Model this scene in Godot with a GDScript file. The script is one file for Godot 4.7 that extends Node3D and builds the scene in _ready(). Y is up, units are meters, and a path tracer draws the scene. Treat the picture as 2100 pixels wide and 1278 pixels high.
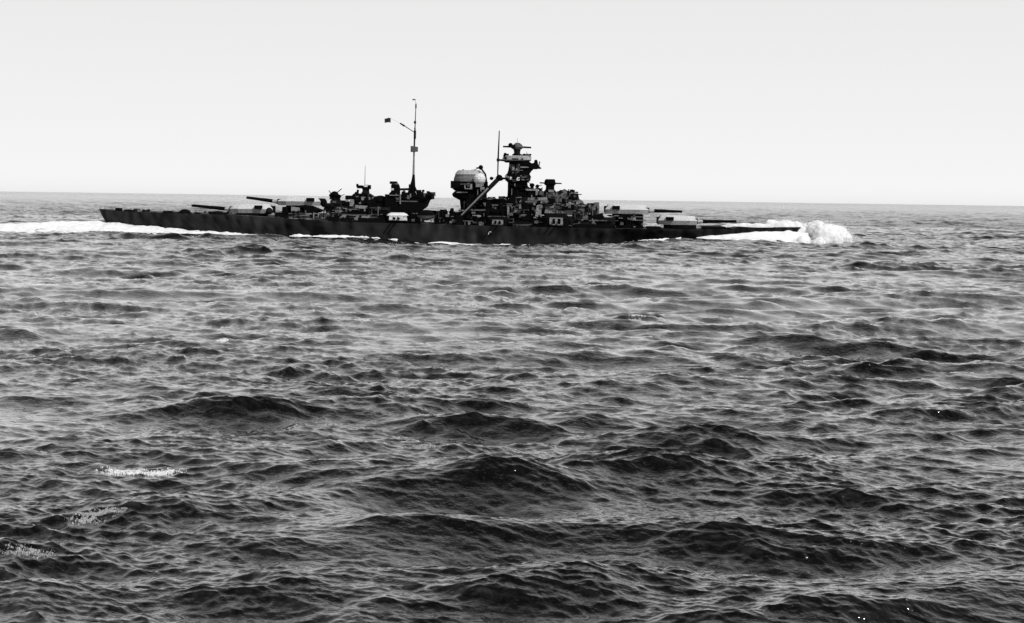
extends Node3D

# ---------------------------------------------------------------- tables of the sea
const NA := 256
const LA := 152.0
const NB := 256
const LB := 31.0
const LC := 113.0
const NR := 512
const LR := 9.3
const WIND := -1.35
var ta := PackedVector3Array()
var tb := PackedVector3Array()
var tc := PackedVector3Array()
var spectra := []
var parts_out := []
var rr := PackedFloat32Array()
var ac := PackedFloat32Array()
var as_ := PackedFloat32Array()
var sea_pos := PackedVector3Array()
var sea_nrm := PackedVector3Array()
var rnd := RandomNumberGenerator.new()
var lump := FastNoiseLite.new()
var gust := FastNoiseLite.new()
var M := {}
# x, z, height, half length of crest, wave length, turn of the larger single waves
var big := [[-0.4, -71.1, 0.85, 4.2, 11, 0.06], [7.5, -75.5, 0.95, 6, 13, -0.12], [-3.9, -61.4, 0.8, 4.6, 11, 0], [1.6, -52.7, 0.75, 4.6, 11, 0.08], [14.2, -51.7, 0.85, 7, 12, -0.1], [5.6, -92.9, 0.6, 2.6, 8, 0], [-2.7, -91.2, 0.5, 4.5, 9, 0.1], [-20.8, -173.1, 0.7, 6, 13, -0.1], [11.9, -163.9, 0.6, 6.5, 12, 0.05], [-25.0, -137.4, 0.6, 5, 11, 0.05], [-16.0, -64.5, 0.65, 5, 11, 0.1], [-17.1, -50.3, 0.7, 3, 9, 0], [29.2, -129.8, 0.5, 6, 11, -0.05], [-11.5, -81.8, 0.5, 4, 9, 0.25], [9.6, -60.5, 0.55, 5, 10, -0.15], [13.0, -86.5, 0.5, 5, 10, -0.1], [-17.2, -94.5, 0.6, 4.5, 10, 0.15], [9.4, -47.9, 0.7, 6, 9, 0], [-8.8, -52.5, 0.5, 4, 9, 0.1], [-122.9, -455.0, 1.5, 5, 15, 0.05], [-109.2, -452.0, 1.5, 5.5, 15, -0.05], [-146.0, -458.0, 1, 8, 15, 0], [-98.2, -462.0, 0.8, 5, 13, 0.1], [-78.3, -466.0, 0.7, 6, 12, 0]]
const SHIP := Vector3(-20.781, 0.0, -500.0)
# the water along the hull: heaped at bow and stern, hollow amidships
var wave_x := PackedFloat32Array([-190, -150, -121, -103, -86.5, -70.7, -56, -41.5, -30, -14, -5, 7, 32, 45, 54, 66, 73, 83, 95, 105, 118, 128, 150])
var wave_y := PackedFloat32Array([0.6, 1.6, 2.3, 1.9, 1.5, 1.0, 0.7, 0.45, 0.7, -0.1, -1.2, -1.9, -2.1, -1.8, -1.3, -0.2, 0.6, 1.2, 1.8, 2.1, 2.0, 1.1, 0.0])
# half breadth of the hull at the water
var half_x := PackedFloat32Array([-124, -118, -103, -86, -70, -50, 0, 32, 45, 54, 66, 73, 83, 95, 105, 112, 117])
var half_z := PackedFloat32Array([0.3, 3.5, 8, 12, 15.5, 17.6, 18, 17.6, 16.3, 14.6, 11.6, 9.7, 7.0, 4.2, 2.3, 1.1, 0.3])


func table(xs: PackedFloat32Array, ys: PackedFloat32Array, x: float) -> float:
	if x <= xs[0]:
		return ys[0]
	for i in range(1, xs.size()):
		if x <= xs[i]:
			var t := (x - xs[i - 1]) / (xs[i] - xs[i - 1])
			return lerpf(ys[i - 1], ys[i], t)
	return ys[ys.size() - 1]


func spectrum(n: int, size: float, turn: float, k_low: float, k_high: float, k_peak: float, strength: float, seed_: int) -> Array:
	var r := RandomNumberGenerator.new()
	r.seed = seed_
	var re := PackedFloat32Array()
	var im := PackedFloat32Array()
	re.resize(n * n)
	im.resize(n * n)
	var dk := TAU / size
	for j in n:
		var kz := dk * (j if j < n / 2 else j - n)
		for i in n:
			var kx := dk * (i if i < n / 2 else i - n)
			var a := r.randfn()
			var b := r.randfn()
			var k := sqrt(kx * kx + kz * kz)
			if k < k_low or k > k_high:
				continue
			var th := atan2(kz, kx) - turn
			var c := cos(th)
			var spread := 0.03 + 1.15 * pow(maxf(c, 0.0), 6.0)
			if k > 1.5:
				spread = 0.07 + 1.05 * pow(c, 6.0)
			var s := strength * pow(k, -4.0) * (1.0 + maxf(0.0, k - 2.0) * 0.12) * exp(-1.25 * pow(k_peak / k, 2.0)) * spread
			if k < 0.7:
				# a longer swell under the wind sea
				s += 5.0 * exp(-pow((k - 0.24) / 0.07, 2.0)) * pow(maxf(cos(th + 0.3), 0.0), 9.0)
			var amp := sqrt(s) * dk
			re[j * n + i] = a * amp
			im[j * n + i] = b * amp
	return [re, im]


func fft_line(re: PackedFloat32Array, im: PackedFloat32Array, n: int, start: int, step: int, co: PackedFloat32Array, si: PackedFloat32Array, br: PackedInt32Array, lr: PackedFloat32Array, li: PackedFloat32Array) -> void:
	for i in n:
		var at := start + br[i] * step
		lr[i] = re[at]
		li[i] = im[at]
	var half := 1
	while half < n:
		var jump := n / (half * 2)
		var a := 0
		while a < n:
			for k in half:
				var w := k * jump
				var p := a + k
				var q := p + half
				var tr := lr[q] * co[w] - li[q] * si[w]
				var ti := lr[q] * si[w] + li[q] * co[w]
				lr[q] = lr[p] - tr
				li[q] = li[p] - ti
				lr[p] += tr
				li[p] += ti
			a += half * 2
		half *= 2
	for i in n:
		re[start + i * step] = lr[i]
		im[start + i * step] = li[i]


func inverse_fft(re: PackedFloat32Array, im: PackedFloat32Array, n: int) -> PackedFloat32Array:
	var co := PackedFloat32Array()
	var si := PackedFloat32Array()
	var br := PackedInt32Array()
	var lr := PackedFloat32Array()
	var li := PackedFloat32Array()
	co.resize(n)
	si.resize(n)
	br.resize(n)
	lr.resize(n)
	li.resize(n)
	var bits := int(round(log(n) / log(2.0)))
	for i in n:
		co[i] = cos(TAU * i / n)
		si[i] = sin(TAU * i / n)
		var v := i
		var o := 0
		for b in bits:
			o = (o << 1) | (v & 1)
			v >>= 1
		br[i] = o
	for j in n:
		fft_line(re, im, n, j * n, 1, co, si, br, lr, li)
	for i in n:
		fft_line(re, im, n, i, n, co, si, br, lr, li)
	return re


func field(job: int) -> void:
	var which: int = job / 3
	var kind: int = job % 3
	if job == 9:
		which = 3
	var n: int = spectra[which][2]
	var size: float = spectra[which][3]
	var re: PackedFloat32Array = spectra[which][0].duplicate()
	var im: PackedFloat32Array = spectra[which][1].duplicate()
	if kind > 0:
		for j in n:
			var kz := float(j if j < n / 2 else j - n)
			for i in n:
				var kx := float(i if i < n / 2 else i - n)
				var k := sqrt(kx * kx + kz * kz)
				if k == 0.0:
					continue
				var f := (kx if kind == 1 else kz) / k
				var at := j * n + i
				var a := re[at]
				re[at] = -im[at] * f
				im[at] = a * f
	parts_out[job] = inverse_fft(re, im, n)


func sea_tables() -> void:
	var ra := WIND - 0.23
	var rb := WIND + 0.55
	var split := TAU / 3.4
	var a := spectrum(NA, LA, ra, 0.02, split, TAU / 10.5, 0.028, 47)
	var b := spectrum(NB, LB, rb, split, TAU / 0.28, TAU / 10.5, 0.012, 12)
	var c := spectrum(NR, LR, WIND, TAU / 1.0, TAU / 0.1, TAU / 10.5, 1.0, 13)
	var d := spectrum(NA, LC, WIND + 0.38, 0.02, split, TAU / 10.5, 0.028, 29)
	spectra = [[a[0], a[1], NA, LA], [b[0], b[1], NB, LB], [d[0], d[1], NA, LC], [c[0], c[1], NR, LR]]
	parts_out = [0, 0, 0, 0, 0, 0, 0, 0, 0, 0]
	var task := WorkerThreadPool.add_group_task(field, 10)
	WorkerThreadPool.wait_for_group_task_completion(task)
	ta.resize(NA * NA)
	tc.resize(NA * NA)
	tb.resize(NB * NB)
	for i in NA * NA:
		ta[i] = Vector3(parts_out[1][i], parts_out[0][i], parts_out[2][i])
	for i in NA * NA:
		tc[i] = Vector3(parts_out[7][i], parts_out[6][i], parts_out[8][i])
	for i in NB * NB:
		tb[i] = Vector3(parts_out[4][i], parts_out[3][i], parts_out[5][i])


func tap(t: PackedVector3Array, n: int, u: float, v: float) -> Vector3:
	var fu := floorf(u)
	var fv := floorf(v)
	var i0 := int(fu) & (n - 1)
	var j0 := (int(fv) & (n - 1)) * n
	var i1 := (i0 + 1) & (n - 1)
	var j1 := (j0 + n) & (n * n - 1)
	var x := u - fu
	return t[j0 + i0].lerp(t[j0 + i1], x).lerp(t[j1 + i0].lerp(t[j1 + i1], x), v - fv)


const CA := cos(0.23)
const SA := sin(0.23)
const CB := cos(0.55)
const SB := sin(0.55)
const CC := cos(0.38)
const SC := sin(0.38)
const CHOP := 0.85

# where the point of the still water at (x, z) lies in the moving sea
func sea(x: float, z: float) -> Vector3:
	var r := sqrt(x * x + z * z)
	var p := Vector3(x, 0, z)
	var fade := clampf(1.0 - (r - 2500.0) / 9000.0, 0.3, 1.0) * (1.0 + 0.6 * gust.get_noise_2d(x, z))
	# two seas of different make, blended in patches so that neither repeats
	var share := clampf(PI / 4.0 + 1.9 * gust.get_noise_2d(x * 1.7 - 900.0, z * 1.7), 0.15, 1.42)
	var d := tap(ta, NA, (x * CA + z * SA) * (NA / LA), (z * CA - x * SA) * (NA / LA))
	p += Vector3((d.x * CA - d.z * SA) * CHOP, d.y, (d.z * CA + d.x * SA) * CHOP) * fade * cos(share)
	d = tap(tc, NA, (x * CC - z * SC) * (NA / LC), (z * CC + x * SC) * (NA / LC))
	p += Vector3((d.x * CC + d.z * SC) * CHOP, d.y, (d.z * CC - d.x * SC) * CHOP) * fade * sin(share)
	if r < 1900.0:
		fade = clampf((1900.0 - r) / 1100.0, 0.0, 1.0) * (1.0 + 0.9 * gust.get_noise_2d(x * 2.7 + 300.0, z * 2.7))
		d = tap(tb, NB, (x * CB - z * SB) * (NB / LB), (z * CB + x * SB) * (NB / LB))
		p += Vector3((d.x * CB + d.z * SB) * 0.6, d.y, (d.z * CB - d.x * SB) * 0.6) * fade
	if r < 240.0 or (r > 420.0 and r < 520.0 and x < -60.0):
		# single large waves
		for w in big:
			var q := Vector2(x - w[0], z - w[1]).rotated(w[5])
			var far: float = pow(q.x / w[3], 2.0) + pow(q.y / (0.62 * w[4]), 2.0)
			if far < 6.0:
				var a: float = w[2] * exp(-far)
				var ph: float = TAU * q.y / w[4]
				p.y += a * cos(ph)
				p.z -= 0.75 * a * sin(ph)
	var lx := x - SHIP.x
	if absf(lx) < 230.0 and r > 300.0 and r < 760.0:
		var off := maxf(absf(z - SHIP.z) - table(half_x, half_z, lx), 0.0)
		p.y *= 1.0 - 0.55 * exp(-off / 9.0) * (1.0 if absf(lx) < 125.0 else maxf(0.0, 1.0 - (absf(lx) - 125.0) / 20.0))
		p.y += table(wave_x, wave_y, lx + 0.7 * off) * exp(-off / 30.0)
	return p


func sea_row(j: int) -> void:
	var n := ac.size()
	var r := rr[j]
	for i in n:
		sea_pos[j * n + i] = sea(r * ac[i], r * as_[i])


func sea_normals(j: int) -> void:
	var n := ac.size()
	var last := rr.size() - 1
	var ja := maxi(j - 1, 0) * n
	var jb := mini(j + 1, last) * n
	for i in n:
		var ia := (i - 1 + n) % n
		var ib := (i + 1) % n
		var u := sea_pos[j * n + ib] - sea_pos[j * n + ia]
		var v := sea_pos[jb + i] - sea_pos[ja + i]
		var c := v.cross(u).normalized()
		sea_nrm[j * n + i] = c if c.y > 0.0 else -c


func build_sea() -> void:
	sea_tables()
	var r := 3.0
	while r < 34.0:
		rr.append(r)
		r *= 1.25
	r = 36.0
	while r < 40000.0:
		rr.append(r)
		if r < 600.0:
			r += minf(r * r / 14.5 / 1424.0 / 1.9, 1.0)
		elif r < 6000.0:
			r += pow(r / 600.0, 1.9)
		else:
			r *= 1.03
	var angle := -PI
	var fine := 0.408
	var steps := 650
	while angle < -fine:
		ac.append(sin(angle))
		as_.append(-cos(angle))
		angle += clampf((-fine - angle) * 0.16, 2.0 * fine / steps, 0.11)
	for i in steps:
		angle = -fine + 2.0 * fine * i / steps
		ac.append(sin(angle))
		as_.append(-cos(angle))
	angle = fine
	while angle < PI - 0.02:
		ac.append(sin(angle))
		as_.append(-cos(angle))
		angle += clampf((angle - fine) * 0.16, 2.0 * fine / steps, 0.11)
	var n := ac.size()
	var rows := rr.size()
	sea_pos.resize(n * rows)
	sea_nrm.resize(n * rows)
	print("sea grid ", rows, " x ", n)
	var task := WorkerThreadPool.add_group_task(sea_row, rows)
	WorkerThreadPool.wait_for_group_task_completion(task)
	task = WorkerThreadPool.add_group_task(sea_normals, rows)
	WorkerThreadPool.wait_for_group_task_completion(task)
	var index := PackedInt32Array()
	index.resize((rows - 1) * n * 6)
	var w := 0
	for j in rows - 1:
		var a := j * n
		for i in n:
			var i2 := i + 1 if i + 1 < n else 0
			index[w] = a + i
			index[w + 1] = a + n + i
			index[w + 2] = a + i2
			index[w + 3] = a + i2
			index[w + 4] = a + n + i
			index[w + 5] = a + n + i2
			w += 6
	var arrays := []
	arrays.resize(Mesh.ARRAY_MAX)
	var split := 0
	while rr[split] < 900.0:
		split += 1
	var mesh := ArrayMesh.new()
	var cut := split * n * 6
	arrays[Mesh.ARRAY_VERTEX] = sea_pos.slice(0, (split + 1) * n)
	arrays[Mesh.ARRAY_NORMAL] = sea_nrm.slice(0, (split + 1) * n)
	arrays[Mesh.ARRAY_VERTEX].append(Vector3.ZERO)
	arrays[Mesh.ARRAY_NORMAL].append(Vector3.UP)
	var near := index.slice(0, cut)
	for i in n:
		near.append_array(PackedInt32Array([(split + 1) * n, i, (i + 1) % n]))
	arrays[Mesh.ARRAY_INDEX] = near
	mesh.add_surface_from_arrays(Mesh.PRIMITIVE_TRIANGLES, arrays)
	var far := index.slice(cut, (rows - 1) * n * 6)
	for k in far.size():
		far[k] -= split * n
	arrays[Mesh.ARRAY_VERTEX] = sea_pos.slice(split * n, rows * n)
	arrays[Mesh.ARRAY_NORMAL] = sea_nrm.slice(split * n, rows * n)
	arrays[Mesh.ARRAY_INDEX] = far
	mesh.add_surface_from_arrays(Mesh.PRIMITIVE_TRIANGLES, arrays)
	var o := MeshInstance3D.new()
	o.name = "sea"
	o.mesh = mesh
	var hb := PackedFloat32Array()
	for v in tb:
		hb.append(v.y)
	mesh.surface_set_material(0, water("sea_water", slopes(parts_out[9], NR, LR, 0.15), LR, 1.0))
	mesh.surface_set_material(1, water("far_sea_water", slopes(hb, NB, LB, 0.5), LB, 0.3))
	o.set_meta("kind", "structure")
	o.set_meta("label", "choppy dark open sea stretching to the horizon")
	add_child(o, true)


# a normal map of a height field, steepened to the given mean slope
func slopes(h: PackedFloat32Array, n: int, size: float, steep: float) -> ImageTexture:
	var im := Image.create_empty(n, n, false, Image.FORMAT_RGB8)
	var e := size / n * 2.0
	var total := 0.0
	for j in n:
		for i in n:
			var gx := (h[j * n + (i + 1) % n] - h[j * n + (i + n - 1) % n]) / e
			total += gx * gx
	var gain := steep / sqrt(total / (n * n))
	for j in n:
		for i in n:
			var gx := gain * (h[j * n + (i + 1) % n] - h[j * n + (i + n - 1) % n]) / e
			var gz := gain * (h[((j + 1) % n) * n + i] - h[((j + n - 1) % n) * n + i]) / e
			var v := Vector3(-gx, gz, 1.0).normalized()
			im.set_pixel(i, j, Color(v.x * 0.5 + 0.5, v.y * 0.5 + 0.5, v.z * 0.5 + 0.5))
	return ImageTexture.create_from_image(im)


func water(called: String, t: Texture2D, size: float, coat: float) -> StandardMaterial3D:
	var m := StandardMaterial3D.new()
	m.resource_name = called
	m.albedo_color = grey(0.001)
	m.roughness = 0.05
	m.metallic_specular = 0.38
	m.clearcoat_enabled = true
	m.clearcoat = coat
	m.clearcoat_roughness = 0.04
	m.normal_enabled = true
	m.normal_texture = t
	m.uv1_triplanar = true
	m.uv1_world_triplanar = true
	m.uv1_scale = Vector3.ONE / size
	return m


func grey(v: float) -> Color:
	return Color(v, v, v).linear_to_srgb()


func _ready() -> void:
	var cam := Camera3D.new()
	cam.name = "camera"
	cam.fov = 24.7121
	cam.near = 0.5
	cam.far = 90000.0
	cam.position = Vector3(0, 14.5, 0)
	cam.basis = Basis(Vector3.RIGHT, -0.079537) * Basis(Vector3.BACK, 0.014312)
	add_child(cam)
	cam.current = true
	var env := Environment.new()
	var sky := Sky.new()
	var sm := ProceduralSkyMaterial.new()
	sm.sky_horizon_color = grey(0.93)
	sm.sky_top_color = grey(0.04)
	sm.sky_curve = 0.70
	sm.ground_horizon_color = grey(0.93)
	sm.ground_bottom_color = grey(0.1)
	sm.sun_angle_max = 12.0
	sky.sky_material = sm
	env.background_mode = Environment.BG_SKY
	env.sky = sky
	env.tonemap_mode = Environment.TONE_MAPPER_LINEAR
	env.tonemap_exposure = 1.0
	env.sdfgi_enabled = true
	env.ssao_enabled = true
	env.ssil_enabled = true
	pass
	var we := WorldEnvironment.new()
	we.name = "environment"
	we.environment = env
	add_child(we)
	var sun := DirectionalLight3D.new()
	sun.name = "sun"
	sun.light_energy = 1.1
	sun.light_color = Color(1, 1, 1)
	sun.light_angular_distance = 0.6
	sun.shadow_enabled = true
	sun.rotation_degrees = Vector3(-47, 46, 0)
	add_child(sun)
	rnd.seed = 5
	lump.seed = 3
	lump.frequency = 0.12
	gust.seed = 8
	gust.frequency = 0.008
	gust.fractal_octaves = 2
	build_sea()
	build_ship()
	build_foam()


# ---------------------------------------------------------------- building helpers
func mb() -> SurfaceTool:
	var st := SurfaceTool.new()
	st.begin(Mesh.PRIMITIVE_TRIANGLES)
	st.set_smooth_group(-1)
	return st


func obj(called: String, st: SurfaceTool, m: Material, parent: Node) -> MeshInstance3D:
	st.generate_normals()
	var o := MeshInstance3D.new()
	o.name = called
	o.mesh = st.commit()
	o.material_override = m
	parent.add_child(o, true)
	return o


func tri(st: SurfaceTool, a: Vector3, b: Vector3, c: Vector3) -> void:
	st.add_vertex(a)
	st.add_vertex(b)
	st.add_vertex(c)


func quad(st: SurfaceTool, a: Vector3, b: Vector3, c: Vector3, d: Vector3) -> void:
	tri(st, a, b, c)
	tri(st, a, c, d)


func box(st: SurfaceTool, x0: float, y0: float, x1: float, y1: float, z0: float, z1: float) -> void:
	extrude(st, [Vector2(x0, y0), Vector2(x0, y1), Vector2(x1, y1), Vector2(x1, y0)], z0, z1)


# a side outline carried across the ship
func extrude(st: SurfaceTool, pts: Array, z0: float, z1: float) -> void:
	var flat := PackedVector2Array(pts)
	var index := Geometry2D.triangulate_polygon(flat)
	var n := flat.size()
	for k in range(0, index.size(), 3):
		var a := flat[index[k]]
		var b := flat[index[k + 1]]
		var c := flat[index[k + 2]]
		if (b - a).cross(c - a) > 0.0:
			var t := b
			b = c
			c = t
		tri(st, Vector3(a.x, a.y, z1), Vector3(b.x, b.y, z1), Vector3(c.x, c.y, z1))
		tri(st, Vector3(a.x, a.y, z0), Vector3(c.x, c.y, z0), Vector3(b.x, b.y, z0))
	var turn := 0.0
	for k in n:
		turn += flat[k].cross(flat[(k + 1) % n])
	for k in n:
		var a := flat[k]
		var b := flat[(k + 1) % n]
		if turn < 0.0:
			var t := a
			a = b
			b = t
		quad(st, Vector3(b.x, b.y, z0), Vector3(b.x, b.y, z1), Vector3(a.x, a.y, z1), Vector3(a.x, a.y, z0))


# rings [y, x0, x1, half breadth, centre z] of rounded outline, joined upwards
func loft(st: SurfaceTool, rings: Array, e := 3.0, n := 22) -> void:
	var sorted := rings.duplicate()
	sorted.sort_custom(func(a, b): return a[0] < b[0])
	var all := []
	for r in sorted:
		var ring := PackedVector3Array()
		for k in n:
			var a := TAU * (k + 0.5) / n
			var c := cos(a)
			var s := sin(a)
			var rx: float = (r[2] - r[1]) / 2.0
			ring.append(Vector3((r[1] + r[2]) / 2.0 + rx * signf(c) * pow(absf(c), 2.0 / e), r[0], r[4] + r[3] * signf(s) * pow(absf(s), 2.0 / e)))
		all.append(ring)
	for j in all.size() - 1:
		for k in n:
			var l := (k + 1) % n
			quad(st, all[j][k], all[j][l], all[j + 1][l], all[j + 1][k])
	for end in [0, all.size() - 1]:
		var mid := Vector3.ZERO
		for p in all[end]:
			mid += p / n
		for k in n:
			if end == 0:
				tri(st, mid, all[0][(k + 1) % n], all[0][k])
			else:
				tri(st, mid, all[end][k], all[end][(k + 1) % n])


func tube(st: SurfaceTool, a: Vector3, b: Vector3, r0: float, r1: float, n := 8) -> void:
	var axis := (b - a).normalized()
	var u := axis.cross(Vector3.UP if absf(axis.y) < 0.9 else Vector3.RIGHT).normalized()
	var v := axis.cross(u)
	for k in n:
		var p := u * cos(TAU * k / n) + v * sin(TAU * k / n)
		var q := u * cos(TAU * (k + 1) / n) + v * sin(TAU * (k + 1) / n)
		quad(st, a + p * r0, b + p * r1, b + q * r1, a + q * r0)
		tri(st, a, a + p * r0, a + q * r0)
		tri(st, b, b + q * r1, b + p * r1)


func ball(st: SurfaceTool, c: Vector3, rx: float, ry: float, rz: float, low := -1.0, n := 14) -> void:
	var m := 8
	for j in m:
		var t0 := lerpf(asin(low), PI / 2, float(j) / m)
		var t1 := lerpf(asin(low), PI / 2, float(j + 1) / m)
		for k in n:
			var a := TAU * k / n
			var b := TAU * (k + 1) / n
			quad(st, c + Vector3(cos(a) * cos(t0) * rx, sin(t0) * ry, sin(a) * cos(t0) * rz), c + Vector3(cos(a) * cos(t1) * rx, sin(t1) * ry, sin(a) * cos(t1) * rz), c + Vector3(cos(b) * cos(t1) * rx, sin(t1) * ry, sin(b) * cos(t1) * rz), c + Vector3(cos(b) * cos(t0) * rx, sin(t0) * ry, sin(b) * cos(t0) * rz))


func paint(called: String, v: float, rough := 0.75, mottle: Texture2D = null, size := 9.0) -> StandardMaterial3D:
	var m := StandardMaterial3D.new()
	m.resource_name = called
	m.albedo_color = grey(v)
	m.roughness = rough
	m.metallic_specular = 0.15
	if mottle:
		m.albedo_texture = mottle
		m.uv1_triplanar = true
		m.uv1_world_triplanar = true
		m.uv1_scale = Vector3.ONE / size
	M[called] = m
	return m


func mottled(seed_: int, freq: float, low: float, high: float, hard := 0.0) -> ImageTexture:
	var noise := FastNoiseLite.new()
	noise.seed = seed_
	noise.frequency = freq
	noise.fractal_octaves = 4
	var im := Image.create_empty(256, 256, false, Image.FORMAT_RGB8)
	for j in 256:
		for i in 256:
			# the four corners blended, so that the picture repeats without a seam
			var u := i / 256.0
			var v := j / 256.0
			var s := noise.get_noise_2d(i, j) * (1 - u) * (1 - v) + noise.get_noise_2d(i - 256, j) * u * (1 - v) + noise.get_noise_2d(i, j - 256) * (1 - u) * v + noise.get_noise_2d(i - 256, j - 256) * u * v
			s = clampf(0.5 + s * (1.4 + hard), 0.0, 1.0)
			im.set_pixel(i, j, grey(lerpf(low, high, s)))
	return ImageTexture.create_from_image(im)


func paints() -> void:
	var wear := mottled(21, 0.05, 0.5, 1.0, 0.6)
	var camo := mottled(22, 0.022, 0.12, 1.0, 3.5)
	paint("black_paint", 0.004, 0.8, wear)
	paint("dark_paint", 0.016, 0.8, wear)
	paint("grey_paint", 0.12, 0.8, wear)
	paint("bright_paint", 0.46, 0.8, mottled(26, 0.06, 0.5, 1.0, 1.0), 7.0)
	paint("pale_paint", 0.29, 0.8, wear)
	paint("white_paint", 0.85, 0.8, wear)
	paint("mottled_paint", 0.15, 0.8, camo, 14.0)
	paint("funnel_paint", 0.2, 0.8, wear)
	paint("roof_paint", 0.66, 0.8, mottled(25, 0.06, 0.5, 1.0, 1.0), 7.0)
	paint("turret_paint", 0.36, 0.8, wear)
	paint("deck_planks", 0.09, 0.85, wear)
	paint("canvas_cloth", 0.5, 0.95, wear)
	paint("flag_cloth", 0.035, 0.95)
	paint("sea_foam", 0.84, 0.95, mottled(23, 0.04, 0.8, 1.0, 0.3), 24.0)
	paint("soft_foam", 0.85, 0.95, mottled(27, 0.08, 0.45, 1.0, 1.0), 2.0)
	paint("thin_foam", 0.45, 0.95, mottled(24, 0.08, 0.3, 1.0, 1.5), 1.5)
	var f := paint("fitting_paint", 1.0, 0.8)
	f.vertex_color_use_as_albedo = true
	var h := paint("hull_paint", 1.0, 0.7)
	h.vertex_color_use_as_albedo = true


var ship: Node3D

func slab(called: String, m: String, x0: float, y0: float, x1: float, y1: float, z0: float, z1: float, parent: Node = null) -> MeshInstance3D:
	var st := mb()
	if m in ["pale_paint", "grey_paint", "white_paint"]:
		# light panels are never quite square
		var j := minf(0.3, 0.16 * minf(absf(x1 - x0), absf(y1 - y0)))
		var c := []
		for q in [Vector2(x0, y0), Vector2(x0, y1), Vector2(x1, y1), Vector2(x1, y0)]:
			c.append(q + Vector2(rnd.randf_range(-j, j), rnd.randf_range(-j, j)))
		extrude(st, c, z0, z1)
	else:
		box(st, x0, y0, x1, y1, z0, z1)
	return obj(called, st, M[m], parent if parent else ship)


func round_block(called: String, m: String, rings: Array, e := 3.0, parent: Node = null) -> MeshInstance3D:
	var st := mb()
	loft(st, rings, e)
	return obj(called, st, M[m], parent if parent else ship)


func outline(called: String, m: String, pts: Array, z0: float, z1: float, parent: Node = null) -> MeshInstance3D:
	var st := mb()
	extrude(st, pts, z0, z1)
	return obj(called, st, M[m], parent if parent else ship)


func pole(called: String, m: String, a: Vector3, b: Vector3, r0: float, r1: float, parent: Node = null) -> MeshInstance3D:
	var st := mb()
	tube(st, a, b, r0, r1)
	return obj(called, st, M[m], parent if parent else ship)


func knob(called: String, m: String, c: Vector3, rx: float, ry: float, rz: float, parent: Node = null) -> MeshInstance3D:
	var st := mb()
	ball(st, c, rx, ry, rz)
	return obj(called, st, M[m], parent if parent else ship)


# ---------------------------------------------------------------- the hull
var deck_x := PackedFloat32Array([-125, -117, -100, -84, -74, -54, -37, -4, 20, 45, 67, 86, 97.3, 98.8, 106, 121, 123])
var deck_y := PackedFloat32Array([8.76, 8.2, 7.85, 7.6, 7.45, 6.45, 5.7, 5.35, 4.95, 4.85, 4.65, 4.8, 4.95, 5.85, 5.5, 5.8, 5.8])
var rail_x := PackedFloat32Array([-124.6, -123.5, -121, -110, -100, -85, -70, -50, 32, 45, 55, 66, 75, 85, 95, 105, 113, 119, 122])
var rail_z := PackedFloat32Array([0.4, 2.6, 4.6, 9, 12, 15, 17, 18, 18, 17.4, 16.4, 14.5, 12.6, 10, 7.2, 4.5, 2.4, 0.8, 0.15])
var stern_y := PackedFloat32Array([-4, 0, 2.3, 4.5, 6.5, 8.8])
var stern_x := PackedFloat32Array([-114, -119, -121, -122.4, -123.6, -124.6])
var stem_y := PackedFloat32Array([-4, 0, 2, 4, 6])
var stem_x := PackedFloat32Array([116, 117, 118.5, 120.3, 122])


func hull_point(s: float, v: float, side: float) -> Vector3:
	var xd := lerpf(-124.6, 122.0, s)
	var top := table(deck_x, deck_y, xd)
	var y := lerpf(-4.0, top, v)
	var x := lerpf(table(stern_y, stern_x, y), table(stem_y, stem_x, y), s)
	var b := lerpf(table(half_x, half_z, xd), table(rail_x, rail_z, xd), smoothstep(0.25, 1.0, v))
	return Vector3(x, y, b * side)


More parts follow.
